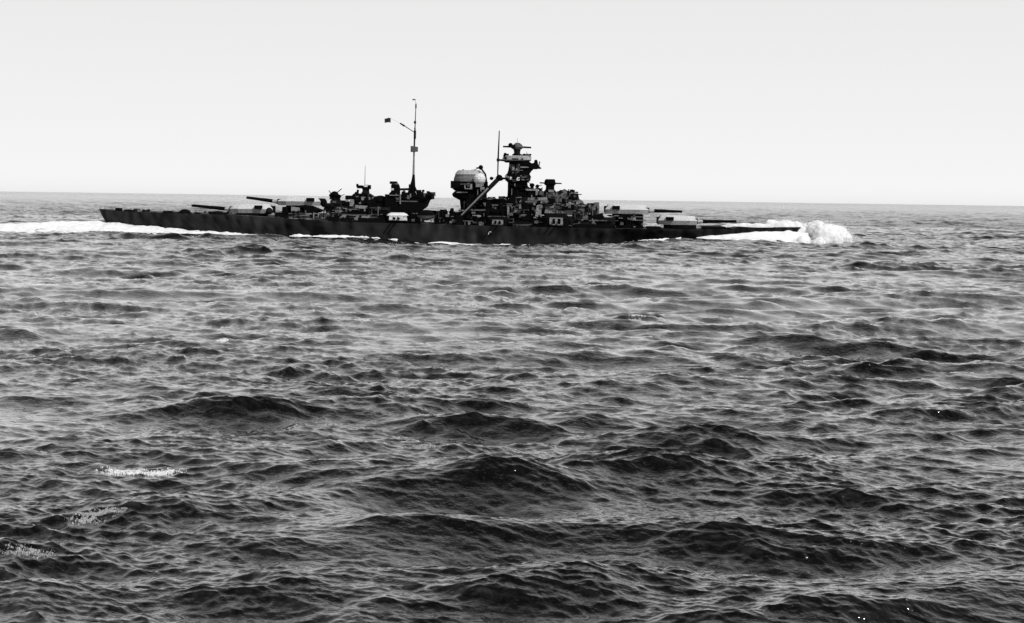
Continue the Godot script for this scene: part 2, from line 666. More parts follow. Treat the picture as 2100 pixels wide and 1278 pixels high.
func build_hull() -> void:
	var st := mb()
	var n := 260
	var m := 12
	var streak := FastNoiseLite.new()
	streak.seed = 31
	streak.frequency = 0.16
	streak.fractal_octaves = 3
	var s_of := func(i: int) -> float: return 0.5 - 0.5 * cos(PI * i / n) * (0.25 + 0.75 * absf(cos(PI * i / n)) ** 0.0)
	for side in [-1.0, 1.0]:
		for i in n:
			for j in m:
				var p := []
				for q in [[0, 0], [0, 1], [1, 1], [1, 0]]:
					p.append(hull_point(s_of.call(i + q[0]), float(j + q[1]) / m, side))
				if side > 0:
					p.reverse()
				for k in [0, 1, 2, 0, 2, 3]:
					var w: Vector3 = p[k]
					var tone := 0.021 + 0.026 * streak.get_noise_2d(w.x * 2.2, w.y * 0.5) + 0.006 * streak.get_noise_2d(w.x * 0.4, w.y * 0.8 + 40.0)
					# a broad slanting band of darker paint, then darker forward and paler high up aft
					var slant := w.x + w.y * 0.9
					if (slant > -47.0 and slant < -40.0) or (slant > 60.0 and slant < 72.0):
						tone *= 0.4
					if w.x > 20.0:
						tone *= 0.72
					if w.x < -60.0 and w.y > 3.0:
						tone *= 1.3
					st.set_color(Color(tone, tone, tone))
					st.add_vertex(w)
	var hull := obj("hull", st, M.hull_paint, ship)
	st = mb()
	for i in n:
		var a := hull_point(s_of.call(i), 1.0, 1.0)
		var b := hull_point(s_of.call(i + 1), 1.0, 1.0)
		a.y -= 0.12
		b.y -= 0.12
		quad(st, Vector3(a.x, a.y, -a.z + 0.02), Vector3(b.x, b.y, -b.z + 0.02), Vector3(b.x, b.y, b.z - 0.02), Vector3(a.x, a.y, a.z - 0.02))
	obj("deck", st, M.deck_planks, hull)
	# pale hook-shaped mark low on the side
	st = mb()
	for k in 7:
		var a0 := 0.7 + 0.75 * k * 0.5
		var a1 := a0 + 0.375
		var c := Vector3(12.98, 2.30, 18.06)
		tube(st, c + Vector3(cos(a0) * 0.55, sin(a0) * 0.75, 0), c + Vector3(cos(a1) * 0.55, sin(a1) * 0.75, 0), 0.16, 0.16, 6)
	var mark := obj("hull_mark", st, M.white_paint, hull)
	mark.set_meta("label", "small pale hook shaped mark low on the hull side")


# ---------------------------------------------------------------- turrets
func main_turret(cx: float, y: float, aft: bool, muzzle: float, lift: float, hood: float, size: float, label: String) -> void:
	var ring := [Vector2(7.2, 3.4), Vector2(4.0, 5.2), Vector2(-5.5, 5.2), Vector2(-8.0, 3.2)]
	var plan := []
	for p in ring:
		plan.append(p)
	for k in range(3, -1, -1):
		plan.append(Vector2(ring[k].x, -ring[k].y))
	var st := mb()
	var n := plan.size()
	var level := func(p: Vector2, inset: float, h: float) -> Vector3: return Vector3(p.x * (1.0 - inset * 0.35) * size, h, p.y * (1.0 - inset))
	var t0 := 1.45
	for k in n:
		var a: Vector2 = plan[k]
		var b: Vector2 = plan[(k + 1) % n]
		quad(st, level.call(a, 0.06, 0.0), level.call(a, 0.0, t0), level.call(b, 0.0, t0), level.call(b, 0.06, 0.0))
		tri(st, Vector3(0, 0, 0), level.call(a, 0.06, 0.0), level.call(b, 0.06, 0.0))
	var house := obj("main_gun_turret", st, M.turret_paint, ship)
	house.position = Vector3(cx, y, 0)
	if aft:
		house.rotation.y = PI
	house.set_meta("label", label)
	st = mb()
	for k in n:
		var a: Vector2 = plan[k]
		var b: Vector2 = plan[(k + 1) % n]
		var ha := 3.35 - 0.05 * maxf(a.x, 0.0) - 0.02 * maxf(-a.x, 0.0)
		var hb := 3.35 - 0.05 * maxf(b.x, 0.0) - 0.02 * maxf(-b.x, 0.0)
		quad(st, level.call(a, 0.0, t0), level.call(a, 0.42, ha), level.call(b, 0.42, hb), level.call(b, 0.0, t0))
		tri(st, Vector3(0, 3.4, 0), level.call(b, 0.42, hb), level.call(a, 0.42, ha))
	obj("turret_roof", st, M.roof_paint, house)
	slab("face_plate", "black_paint", 5.9 * size, 0.3, 7.35 * size, 2.2, -3.1, 3.1, house)
	for s in [-1.0, 1.0]:
		st = mb()
		box(st, hood - 1.3, 1.5, hood + 1.3, 2.7, minf(s * 4.2, s * 5.9), maxf(s * 4.2, s * 5.9))
		obj("rangefinder_hood", st, M.black_paint, house)
		slab("rear_vent", "dark_paint", -8.1 * size, 0.5, -7.2 * size, 2.6, minf(s * 0.6, s * 2.6), maxf(s * 0.6, s * 2.6), house)
		var root := Vector3(7.2 * size, 1.15, s * 1.55)
		var way := Vector3(cos(lift), sin(lift), 0)
		pole("blast_bag", "canvas_cloth", root, root + way * 2.1, 0.85, 0.55, house)
		var b := pole("gun_barrel", "black_paint", root + way * 2.05, root + way * ((muzzle - 7.2 * size) * 0.55), 0.62, 0.56, house)
		pole("muzzle_section", "black_paint", root + way * ((muzzle - 7.2 * size) * 0.54), root + way * (muzzle - 7.2 * size), 0.5, 0.42, b)


func side_turret(at: Vector3, w: float, h: float, roof: String, frame: String, label: String) -> void:
	var st := mb()
	var rings := [[0.0, -w * 0.46, w * 0.46, 3.6, 0.0], [h * 0.62, -w * 0.5, w * 0.5, 3.8, 0.0], [h * 0.7, -w * 0.49, w * 0.49, 3.7, -0.05]]
	loft(st, rings, 5.0, 20)
	var house := obj("side_gun_turret", st, M.black_paint, ship)
	house.position = at
	house.set_meta("label", label)
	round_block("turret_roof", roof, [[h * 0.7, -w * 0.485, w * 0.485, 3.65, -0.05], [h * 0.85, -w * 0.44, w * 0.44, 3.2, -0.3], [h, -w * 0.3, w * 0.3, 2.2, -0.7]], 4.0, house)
	if frame:
		for k in 3:
			var x := (k - 1) * w * 0.2
			slab("port_frame", frame, x - 0.42, h * 0.18, x + 0.42, h * 0.62, 3.6, 4.05, house)
		slab("port_sill", frame, -w * 0.24, h * 0.12, w * 0.24, h * 0.2, 3.6, 3.98, house)
		slab("port_lintel", frame, -w * 0.24, h * 0.6, w * 0.24, h * 0.68, 3.6, 3.98, house)
	for s in [-1.0, 1.0]:
		var a := Vector3(s * w * 0.1, h * 0.4, 3.5)
		pole("gun_barrel", "black_paint", a, a + Vector3(0, 0.35, 4.4), 0.46, 0.3, house)


func flak(called: String, at: Vector3, r: float, pitch := 0.5, label := "") -> void:
	var st := mb()
	tube(st, at, at + Vector3(0, r, 0), r * 0.9, r * 0.6)
	ball(st, at + Vector3(0, r * 1.5, 0), r * 1.05, r * 0.85, r)
	var o := obj(called, st, M.black_paint, ship)
	for s in [-0.3, 0.3]:
		pole("gun_barrel", "black_paint", at + Vector3(0.2, r * 1.6, s * r), at + Vector3(0.2 + cos(pitch) * r * 2.2, r * 1.6 + sin(pitch) * r * 2.2, s * r), 0.13, 0.1, o)


func build_ship() -> void:
	paints()
	ship = Node3D.new()
	ship.name = "battleship"
	ship.position = SHIP
	ship.set_meta("label", "long dark grey battleship steaming to the right across the sea")
	ship.set_meta("category", "warship")
	add_child(ship, true)
	build_hull()
	# ---- main guns
	var p: Vector3 = Vector3(78.51, 6.09, 3.00)
	main_turret(p.x, p.y, false, 20.3, 0.02, -3.4, 0.9, "foremost main gun turret with pale roof")
	p = Vector3(60.74, 9.65, 3.00)
	main_turret(p.x, p.y, false, 19.0, -0.012, -4.4, 1.0, "raised forward main gun turret with pale roof")
	p = Vector3(-54.34, 10.89, 3.00)
	main_turret(p.x, p.y, true, 18.3, 0.12, -4.6, 0.98, "raised after main gun turret with pale roof")
	p = Vector3(-71.00, 8.02, 3.00)
	main_turret(p.x, p.y, true, 20.8, 0.085, -3.2, 0.98, "sternmost main gun turret with pale roof")
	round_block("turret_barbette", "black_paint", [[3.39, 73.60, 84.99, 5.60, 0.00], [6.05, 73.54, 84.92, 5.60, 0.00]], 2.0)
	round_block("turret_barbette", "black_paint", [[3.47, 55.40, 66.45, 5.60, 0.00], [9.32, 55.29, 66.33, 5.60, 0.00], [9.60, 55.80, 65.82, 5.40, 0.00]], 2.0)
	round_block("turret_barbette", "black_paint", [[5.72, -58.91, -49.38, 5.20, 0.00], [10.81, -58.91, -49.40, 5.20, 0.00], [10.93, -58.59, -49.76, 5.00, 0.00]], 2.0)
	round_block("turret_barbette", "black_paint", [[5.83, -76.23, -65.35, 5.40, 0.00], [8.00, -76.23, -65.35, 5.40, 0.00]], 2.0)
	slab("barbette_plate", "grey_paint", 60.36, 7.58, 61.54, 8.42, 5.00, 6.10)
	slab("barbette_plate", "pale_paint", 62.23, 7.44, 63.24, 8.45, 5.00, 6.00)
	slab("barbette_plate", "grey_paint", 57.87, 5.69, 58.88, 6.70, 5.00, 6.00)
	slab("barbette_plate", "pale_paint", -56.12, 8.96, -53.41, 10.31, 4.90, 5.80)
	outline("barbette_skirt", "black_paint", [Vector2(-59.41, 10.38), Vector2(-51.21, 11.18), Vector2(-46.24, 9.37), Vector2(-47.27, 8.50), Vector2(-51.88, 8.44), Vector2(-51.89, 10.14), Vector2(-57.36, 10.24), Vector2(-57.35, 6.65), Vector2(-59.75, 6.62)], -4.9, 5.5)
	knob("ventilator_cowl", "black_paint", Vector3(-44.94, 11.97, 6.00), 1.15, 1.55, 1.2)
	knob("ventilator_cowl", "dark_paint", Vector3(-63.86, 8.83, 6.00), 1.2, 1.25, 1.3)
	slab("ready_locker", "black_paint", -61.49, 7.07, -58.81, 8.41, 3.00, 9.00)
	slab("ready_locker", "black_paint", 67.52, 3.87, 71.73, 5.38, 2.00, 8.00)
	slab("breakwater", "black_paint", 87.45, 4.13, 94.54, 5.65, -6.00, 6.30)
	slab("ready_locker", "black_paint", 41.99, 3.71, 55.63, 6.03, 8.00, 14.00)
	# ---- low fittings on the quarterdeck and forecastle
	slab("deck_locker", "black_paint", -117.99, 7.54, -116.29, 9.15, 0.40, 3.40)
	slab("deck_locker", "black_paint", -114.49, 7.45, -111.61, 8.54, 2.00, 5.00)
	slab("deck_locker", "black_paint", -99.84, 6.85, -98.67, 8.44, 6.50, 9.50)
	slab("deck_locker", "black_paint", -98.33, 6.87, -96.99, 8.47, 6.50, 9.50)
	slab("deck_locker", "black_paint", -88.54, 6.87, -87.87, 8.21, 9.00, 12.00)
	slab("deck_locker", "black_paint", -87.54, 6.72, -86.87, 8.05, 9.00, 12.00)
	slab("deck_locker", "black_paint", -42.20, 5.47, -38.56, 7.28, 13.50, 16.50)
	slab("deck_locker", "black_paint", -37.73, 5.35, -36.41, 7.00, 13.50, 16.50)
	slab("deck_locker", "black_paint", -31.94, 5.11, -29.62, 7.09, 13.50, 16.50)
	slab("deck_locker", "black_paint", -29.67, 5.16, -22.72, 7.06, 13.00, 16.00)
	var winch := mb()
	ball(winch, Vector3(-91.94, 7.31, 11.00), 2.4, 1.9, 1.6)
	obj("cable_drum", winch, M.black_paint, ship)
	winch = mb()
	ball(winch, Vector3(-80.42, 7.24, 12.50), 3.1, 1.5, 2.0)
	obj("cable_drum", winch, M.black_paint, ship)
	# ---- after superstructure
	slab("after_deckhouse", "pale_paint", -56.46, 6.02, -24.94, 8.36, -10.00, 10.00)
	slab("after_deckhouse", "dark_paint", -43.69, 8.45, -21.58, 10.82, -9.00, 10.30)
	slab("splinter_screen", "pale_paint", -40.15, 8.99, -36.46, 10.41, 10.20, 10.50)
	slab("screen_door", "black_paint", -37.78, 9.25, -36.94, 10.09, 10.40, 10.70)
	slab("splinter_screen", "pale_paint", -33.61, 10.17, -29.43, 11.26, 10.20, 10.60)
	slab("splinter_screen", "black_paint", -32.76, 8.85, -28.91, 10.18, 10.20, 10.70)
	slab("gun_platform", "dark_paint", -42.49, 10.66, -38.79, 12.87, -7.00, 8.00)
	slab("platform_panel", "grey_paint", -41.79, 11.94, -40.45, 12.62, 8.00, 8.20)
	flak("flak_mounting", Vector3(-41.23, 12.86, 6.00), 1.35, 0.7)
	flak("flak_mounting", Vector3(-42.63, 13.18, 3.00), 0.9, 2.2)
	flak("flak_mounting", Vector3(-40.00, 12.88, 5.00), 0.9, 0.3)
	flak("flak_mounting", Vector3(-43.56, 9.49, 10.00), 1.0, 2.4)
	slab("gun_platform", "black_paint", -37.52, 13.19, -34.65, 14.62, -6.00, 6.00)
	slab("platform_panel", "pale_paint", -35.97, 11.10, -34.62, 13.23, 5.00, 6.20)
	slab("platform_panel", "pale_paint", -37.50, 12.42, -36.66, 13.21, 5.00, 6.10)
	slab("gun_platform", "black_paint", -37.85, 10.70, -35.99, 12.59, 2.00, 6.00)
	outline("after_control_tower", "black_paint", [Vector2(-35.48, 10.67), Vector2(-35.50, 14.47), Vector2(-34.65, 15.33), Vector2(-31.91, 15.37), Vector2(-29.86, 15.40), Vector2(-28.49, 14.57), Vector2(-27.28, 13.22), Vector2(-27.27, 10.78)], -5, 5.5)
	slab("tower_window", "pale_paint", -31.98, 13.10, -29.02, 14.28, 5.40, 5.70)
	var head := round_block("after_rangefinder", "dark_paint", [[15.33, -32.45, -29.73, 2.20, 0.00], [16.57, -32.13, -29.92, 2.00, 0.00], [17.25, -32.45, -29.56, 2.40, 0.00], [18.10, -32.13, -29.75, 2.20, 0.00]], 3.0)
	slab("rangefinder_arm", "black_paint", -33.88, 17.13, -32.18, 18.23, -1.00, 2.40, head)
	slab("rangefinder_arm", "black_paint", -34.14, 17.54, -33.72, 18.72, -1.00, 2.40, head)
	slab("rangefinder_arm", "black_paint", -29.97, 16.92, -29.29, 18.36, -1.00, 2.40, head)
	slab("rangefinder_hood", "white_paint", -31.56, 17.66, -30.20, 18.47, 0.00, 2.70, head)
	pole("whip_aerial", "grey_paint", Vector3(-31.42, 18.44, 0.00), Vector3(-31.29, 25.07, 0.00), 0.12, 0.06)
	pole("platform_stay", "black_paint", Vector3(-33.63, 15.17, 3.00), Vector3(-33.47, 16.69, 3.00), 0.4, 0.4)
	knob("boat_crane_drum", "black_paint", Vector3(-25.36, 13.09, 6.00), 2.7, 1.7, 2.5)
	outline("deckhouse_wing", "black_paint", [Vector2(-28.65, 13.37), Vector2(-22.51, 14.65), Vector2(-22.45, 6.47), Vector2(-26.89, 6.06), Vector2(-28.61, 7.40)], -7, 8)
	slab("catapult_deck", "black_paint", -25.18, 5.36, -11.13, 9.36, -12.00, 11.00)
	outline("hangar_platform", "black_paint", [Vector2(-23.54, 15.23), Vector2(-19.09, 14.96), Vector2(-16.02, 15.43), Vector2(-7.48, 15.63), Vector2(-7.46, 13.85), Vector2(-8.83, 13.49), Vector2(-9.83, 11.08), Vector2(-12.55, 9.00), Vector2(-23.49, 8.50)], -9, 9)
	slab("platform_edge", "grey_paint", -19.68, 12.73, -12.30, 13.09, 9.00, 9.25)
	var look := round_block("after_director", "black_paint", [[14.93, -22.39, -18.98, 2.30, 0.00], [17.06, -22.07, -19.01, 2.20, 0.00], [18.24, -22.25, -19.19, 2.20, 0.00], [18.84, -21.93, -19.54, 2.00, 0.00]], 3.0)
	round_block("director_cap", "black_paint", [[19.03, -22.76, -19.87, 2.30, 0.00], [19.76, -22.61, -20.06, 2.00, 0.00]], 2.6, look)
	slab("director_window", "white_paint", -22.14, 16.61, -21.04, 17.37, 1.50, 2.50, look)
	slab("director_slit", "pale_paint", -22.37, 18.79, -19.65, 19.04, -1.90, 2.00, look)
	pole("catwalk", "dark_paint", Vector3(-19.28, 17.00, 0.00), Vector3(-15.70, 17.13, 0.00), 0.4, 0.4)
	# ---- mainmast
	var mast := pole("mainmast", "pale_paint", Vector3(-14.48, 15.28, 0.00), Vector3(-14.27, 30.06, 0.00), 0.5, 0.28)
	pole("mast_step", "black_paint", Vector3(-14.65, 15.11, 0.00), Vector3(-14.34, 22.25, 0.00), 1.15, 0.42, mast)
	pole("mast_leg", "black_paint", Vector3(-16.01, 15.25, 2.50), Vector3(-14.35, 21.57, 0.20), 0.4, 0.3, mast)
	pole("mast_leg", "black_paint", Vector3(-16.38, 15.26, -2.50), Vector3(-14.38, 21.58, -0.20), 0.4, 0.3, mast)
	pole("mast_leg", "black_paint", Vector3(-12.64, 15.30, 2.00), Vector3(-14.24, 18.85, 0.20), 0.3, 0.25, mast)
	slab("mast_locker", "dark_paint", -15.94, 16.79, -15.26, 18.82, -1.00, 1.40, mast)
	pole("topmast", "dark_paint", Vector3(-14.27, 29.89, 0.00), Vector3(-14.01, 38.53, 0.00), 0.3, 0.26, mast)
	pole("topmast", "dark_paint", Vector3(-14.04, 34.64, 0.00), Vector3(-14.00, 37.51, 0.00), 0.42, 0.42, mast)
	pole("topgallant_mast", "grey_paint", Vector3(-14.00, 38.36, 0.00), Vector3(-13.74, 46.97, 0.00), 0.2, 0.12, mast)
	pole("mast_truck", "dark_paint", Vector3(-13.76, 45.29, 0.00), Vector3(-13.74, 46.80, 0.00), 0.26, 0.22, mast)
	knob("mast_band", "dark_paint", Vector3(-14.02, 40.39, 0.00), 0.42, 0.6, 0.42, mast)
	slab("lookout_top", "grey_paint", -15.30, 30.28, -13.18, 31.97, -1.20, 1.20, mast)
	slab("wind_vane", "grey_paint", -15.02, 48.05, -13.92, 48.47, -0.05, 0.05, mast)
	pole("vane_rod", "grey_paint", Vector3(-13.74, 46.80, 0.00), Vector3(-14.01, 48.40, 0.00), 0.06, 0.05, mast)
	pole("gaff", "dark_paint", Vector3(-14.08, 36.84, 0.00), Vector3(-17.76, 39.15, 0.00), 0.12, 0.15, mast)
	pole("gaff", "dark_paint", Vector3(-17.67, 39.07, 0.00), Vector3(-19.30, 40.06, 0.00), 0.34, 0.2, mast)
	# ---- boat deck between mainmast and funnel
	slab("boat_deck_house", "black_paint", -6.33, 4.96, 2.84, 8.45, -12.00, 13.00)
	slab("ventilator_trunk", "black_paint", -5.37, 8.20, -4.03, 9.88, 8.00, 9.50)
	slab("ventilator_trunk", "black_paint", -3.86, 8.22, -3.02, 10.23, 8.00, 9.50)
	slab("ventilator_trunk", "black_paint", -2.68, 8.24, -1.85, 9.58, 8.00, 9.50)
	slab("ventilator_trunk", "black_paint", 1.18, 8.29, 2.18, 9.13, 8.00, 9.50)
	round_block("ventilator_cowl", "black_paint", [[8.26, -1.33, 0.52, 1.00, 9.00], [9.77, -1.18, 0.33, 1.00, 9.00], [10.77, -0.86, 0.15, 0.80, 9.00]], 2.2)
	slab("skylight_lid", "pale_paint", -2.66, 7.45, -1.82, 7.87, 13.00, 13.30)
	# ---- funnel
	var funnel := round_block("funnel", "funnel_paint", [[17.08, 0.52, 11.37, 6.50, 0.00], [19.94, -0.35, 11.16, 6.60, 0.00], [21.12, -0.20, 10.98, 6.50, 0.00], [22.44, 0.28, 10.28, 6.20, 0.00]], 2.6)
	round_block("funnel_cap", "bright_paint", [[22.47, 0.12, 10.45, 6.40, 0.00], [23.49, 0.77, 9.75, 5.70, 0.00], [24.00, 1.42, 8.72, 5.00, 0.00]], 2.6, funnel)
	round_block("funnel_platform", "black_paint", [[20.03, 1.20, 11.68, 8.00, 0.00], [17.49, -0.63, 11.72, 8.20, 0.00], [16.74, 0.38, 11.55, 7.60, 0.00]], 3.5, funnel)
	slab("platform_cabin", "black_paint", -0.99, 17.65, 2.20, 20.15, -5.00, 8.60, funnel)
	slab("trunk_rim", "pale_paint", 5.65, 17.39, 6.41, 19.14, 8.00, 8.70, funnel)
	slab("trunk_rim", "pale_paint", 3.90, 17.37, 5.74, 17.66, 8.00, 8.65, funnel)
	slab("trunk_rim", "grey_paint", 2.37, 18.97, 5.73, 19.20, 8.00, 8.65, funnel)
	round_block("funnel_casing", "black_paint", [[16.70, 0.21, 11.55, 7.40, 0.00], [15.72, -0.80, 11.39, 7.20, 0.00], [14.71, -0.45, 11.40, 7.20, 0.00], [13.54, 1.93, 11.42, 7.00, 0.00], [7.64, 2.68, 12.18, 7.40, 0.00]], 3.0, funnel)
	knob("searchlight_dome", "white_paint", Vector3(8.95, 20.87, 7.60), 2.1, 2.1, 2.0, funnel)
	slab("dome_stand", "pale_paint", 7.58, 18.26, 9.93, 19.27, 7.00, 8.80, funnel)
	knob("funnel_lamp", "black_paint", Vector3(9.24, 24.97, 4.00), 0.8, 0.85, 0.8, funnel)
	pole("lamp_arm", "black_paint", Vector3(7.55, 24.69, 4.00), Vector3(9.24, 24.88, 4.00), 0.2, 0.4, funnel)
	pole("steam_pipe", "black_paint", Vector3(9.43, 24.53, 5.00), Vector3(10.84, 22.67, 6.50), 0.3, 0.3, funnel)
	pole("steam_pipe", "black_paint", Vector3(10.84, 22.76, 6.50), Vector3(11.58, 18.15, 7.00), 0.32, 0.4, funnel)
	# ---- aircraft crane
	var boom := pole("boat_crane", "dark_paint", Vector3(2.17, 7.34, 13.00), Vector3(15.32, 20.81, 13.00), 0.62, 0.78)
	pole("boom_pale_edge", "pale_paint", Vector3(3.02, 8.45, 13.90), Vector3(12.05, 17.77, 13.90), 0.2, 0.36, boom)  # pale strip along the upper edge of the boom
	knob("crane_head", "black_paint", Vector3(15.81, 21.31, 13.00), 1.15, 1.1, 0.9, boom)
	pole("crane_jib", "black_paint", Vector3(15.13, 21.96, 13.00), Vector3(16.98, 20.67, 13.00), 0.75, 0.45, boom)
	knob("crane_hook", "black_paint", Vector3(13.15, 21.11, 13.00), 0.65, 0.6, 0.5, boom)
	pole("crane_wire", "dark_paint", Vector3(13.32, 21.11, 13.00), Vector3(15.30, 21.63, 13.00), 0.06, 0.06, boom)
	slab("crane_base", "black_paint", 1.09, 4.89, 3.58, 8.20, 11.00, 15.00, boom)
	# ---- waist
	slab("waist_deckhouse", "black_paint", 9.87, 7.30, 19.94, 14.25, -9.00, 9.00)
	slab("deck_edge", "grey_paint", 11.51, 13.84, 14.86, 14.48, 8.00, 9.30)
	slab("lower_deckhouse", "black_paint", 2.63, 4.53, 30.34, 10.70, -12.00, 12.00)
	slab("porthole_strip", "grey_paint", 8.78, 10.06, 11.28, 10.53, 12.00, 12.30)
	knob("life_raft", "pale_paint", Vector3(8.97, 8.10, 12.40), 0.85, 0.5, 0.4)
	knob("life_raft", "grey_paint", Vector3(9.50, 5.78, 12.40), 0.8, 0.55, 0.4)
	slab("life_raft", "pale_paint", 5.34, 5.39, 6.00, 6.31, 12.00, 12.60)
	slab("wall_locker", "grey_paint", 6.83, 5.83, 8.33, 6.33, 12.00, 12.40)
	slab("door_frame", "pale_paint", 18.71, 7.58, 19.38, 11.57, 12.00, 12.30)
	slab("deck_edge", "grey_paint", 11.98, 8.02, 18.81, 8.36, 12.00, 12.40)
	side_turret(Vector3(15.45, 4.97, 13.50), 7.0, 3.2, "black_paint", "pale_paint", "side gun turret in the waist behind the crane")
	# ---- bridge tower
	slab("tower_base", "black_paint", 19.09, 7.24, 27.34, 14.96, -8.00, 8.00)
	slab("tower_panel", "pale_paint", 21.41, 11.95, 23.58, 14.94, 12.00, 12.35)
	slab("tower_panel", "pale_paint", 20.28, 9.95, 23.28, 11.94, 12.00, 12.40)
	slab("tower_panel", "pale_paint", 22.81, 8.48, 24.98, 8.81, 12.00, 12.30)
	slab("tower_panel", "pale_paint", 22.82, 7.97, 23.32, 8.47, 12.00, 12.30)
	var tower := round_block("bridge_tower", "black_paint", [[14.78, 18.52, 26.32, 6.00, 0.00], [17.65, 18.65, 25.77, 5.60, 0.00], [20.19, 18.61, 25.56, 5.40, 0.00]], 3.0)
	round_block("tower_gallery", "black_paint", [[20.02, 18.61, 25.73, 5.60, 0.00], [20.69, 17.76, 26.57, 6.20, 0.00], [22.04, 17.57, 26.72, 6.20, 0.00], [22.89, 18.06, 26.37, 5.60, 0.00]], 3.0, tower)
	slab("gallery_window", "white_paint", 18.60, 20.87, 20.29, 21.88, 5.20, 6.00, tower)
	slab("gallery_window", "white_paint", 21.73, 20.66, 22.82, 21.66, 5.80, 6.50, tower)
	slab("gallery_window", "pale_paint", 23.24, 20.76, 24.42, 21.52, 5.80, 6.50, tower)
	slab("gallery_window", "grey_paint", 24.68, 20.79, 26.19, 21.54, 5.20, 6.20, tower)
	round_block("upper_tower", "pale_paint", [[22.81, 18.23, 25.87, 4.80, 0.00], [24.08, 18.72, 25.51, 4.60, 0.00], [26.19, 19.03, 25.48, 4.40, 0.00]], 3.0, tower)
	outline("tower_fin", "black_paint", [Vector2(18.56, 22.72), Vector2(19.03, 25.45), Vector2(20.09, 23.42), Vector2(20.09, 22.75)], 3.0, 4.9, tower)
	slab("tower_panel", "pale_paint", 20.08, 23.17, 20.92, 25.70, 4.40, 4.90, tower)
	slab("tower_panel", "pale_paint", 21.52, 23.03, 22.28, 24.71, 4.40, 4.90, tower)
	slab("tower_panel", "black_paint", 21.00, 23.35, 21.51, 26.38, 4.40, 4.85, tower)
	outline("bridge_screen", "black_paint", [Vector2(22.79, 24.91), Vector2(27.74, 24.81), Vector2(27.07, 24.20), Vector2(26.23, 23.00), Vector2(20.09, 22.75), Vector2(22.81, 23.46)], -4.5, 5.0, tower)
	outline("bridge_wing", "black_paint", [Vector2(19.00, 27.65), Vector2(25.82, 27.75), Vector2(26.17, 27.08), Vector2(26.86, 26.66), Vector2(27.54, 26.76), Vector2(28.04, 27.44), Vector2(28.90, 27.45), Vector2(29.08, 26.44), Vector2(29.26, 25.93), Vector2(30.13, 25.10), Vector2(28.60, 24.73), Vector2(22.79, 25.08), Vector2(22.77, 26.35), Vector2(19.02, 26.30)], -5.0, 5.3, tower)
	slab("wing_strip", "pale_paint", 22.93, 25.06, 25.80, 25.43, 5.20, 5.60, tower)
	knob("wing_sight", "black_paint", Vector3(28.34, 27.28, 3.00), 0.65, 0.7, 0.7, tower)
	pole("wing_post", "grey_paint", Vector3(29.40, 25.72, 2.00), Vector3(29.71, 27.41, 2.00), 0.2, 0.2, tower)
	pole("wing_spar", "grey_paint", Vector3(29.07, 25.04, 2.00), Vector3(30.26, 24.97, 2.00), 0.25, 0.2, tower)
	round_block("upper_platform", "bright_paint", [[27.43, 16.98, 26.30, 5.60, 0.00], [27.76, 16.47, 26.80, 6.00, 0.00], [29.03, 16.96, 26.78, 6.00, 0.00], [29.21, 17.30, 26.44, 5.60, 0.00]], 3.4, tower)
	round_block("platform_floor", "black_paint", [[26.92, 17.66, 19.02, 3.00, 0.00], [27.56, 16.81, 19.35, 4.80, 0.00]], 3.0, tower)
	knob("platform_sight", "dark_paint", Vector3(17.56, 29.12, 4.00), 0.65, 0.5, 0.6, tower)
	knob("platform_sight", "black_paint", Vector3(21.19, 29.46, 3.00), 1.15, 0.6, 0.9, tower)
	knob("platform_sight", "black_paint", Vector3(24.23, 29.42, 4.00), 0.7, 0.55, 0.7, tower)
	knob("platform_sight", "grey_paint", Vector3(25.52, 29.55, 2.00), 0.6, 0.5, 0.6, tower)
	pole("signal_post", "grey_paint", Vector3(25.10, 29.38, 2.00), Vector3(25.07, 30.81, 2.00), 0.09, 0.06, tower)
	var rf := round_block("main_director", "dark_paint", [[29.19, 20.68, 22.90, 1.90, 0.00], [30.54, 20.67, 22.88, 1.90, 0.00], [31.55, 20.48, 23.03, 2.10, 0.00]], 2.4, null)
	round_block("director_house", "grey_paint", [[31.51, 20.31, 23.20, 2.20, 0.00], [32.21, 19.28, 24.04, 2.60, 0.00], [33.06, 20.29, 23.52, 2.40, 0.00], [33.76, 21.13, 22.66, 1.60, 0.00]], 2.6, rf)
	knob("director_ear", "black_paint", Vector3(19.44, 32.96, 1.00), 0.8, 0.75, 0.8, rf)
	outline("director_cheek", "black_paint", [Vector2(18.94, 32.23), Vector2(19.27, 32.91), Vector2(21.14, 33.02), Vector2(20.99, 31.58), Vector2(20.31, 31.74)], 1.0, 2.75, rf)
	pole("rangefinder_arm", "dark_paint", Vector3(16.80, 32.42, 0.00), Vector3(19.45, 32.41, 0.00), 0.28, 0.32, rf)
	pole("rangefinder_arm", "dark_paint", Vector3(23.88, 32.30, 0.00), Vector3(26.69, 32.22, 0.00), 0.32, 0.28, rf)
	pole("whip_aerial", "grey_paint", Vector3(21.81, 33.71, 0.00), Vector3(21.79, 35.49, 0.00), 0.07, 0.05, rf)
	var sig := pole("signal_mast", "dark_paint", Vector3(15.08, 21.31, 0.00), Vector3(15.16, 27.94, 0.00), 0.2, 0.24)
	pole("signal_topmast", "dark_paint", Vector3(15.16, 27.77, 0.00), Vector3(15.45, 37.93, 0.00), 0.3, 0.17, sig)
	knob("mast_band", "dark_paint", Vector3(15.16, 27.77, 0.00), 0.55, 0.75, 0.55, sig)
	pole("mast_bracket", "dark_paint", Vector3(15.08, 27.77, 0.00), Vector3(18.32, 27.56, 0.00), 0.3, 0.4, sig)
	pole("mast_stay", "dark_paint", Vector3(14.82, 21.31, 0.00), Vector3(18.41, 21.36, 0.00), 0.4, 0.35, sig)
	# ---- forward superstructure
	slab("flak_platform", "pale_paint", 24.90, 17.20, 29.28, 17.79, -5.00, 6.50)
	slab("platform_leg", "pale_paint", 28.28, 15.54, 29.30, 17.26, 4.80, 6.60)
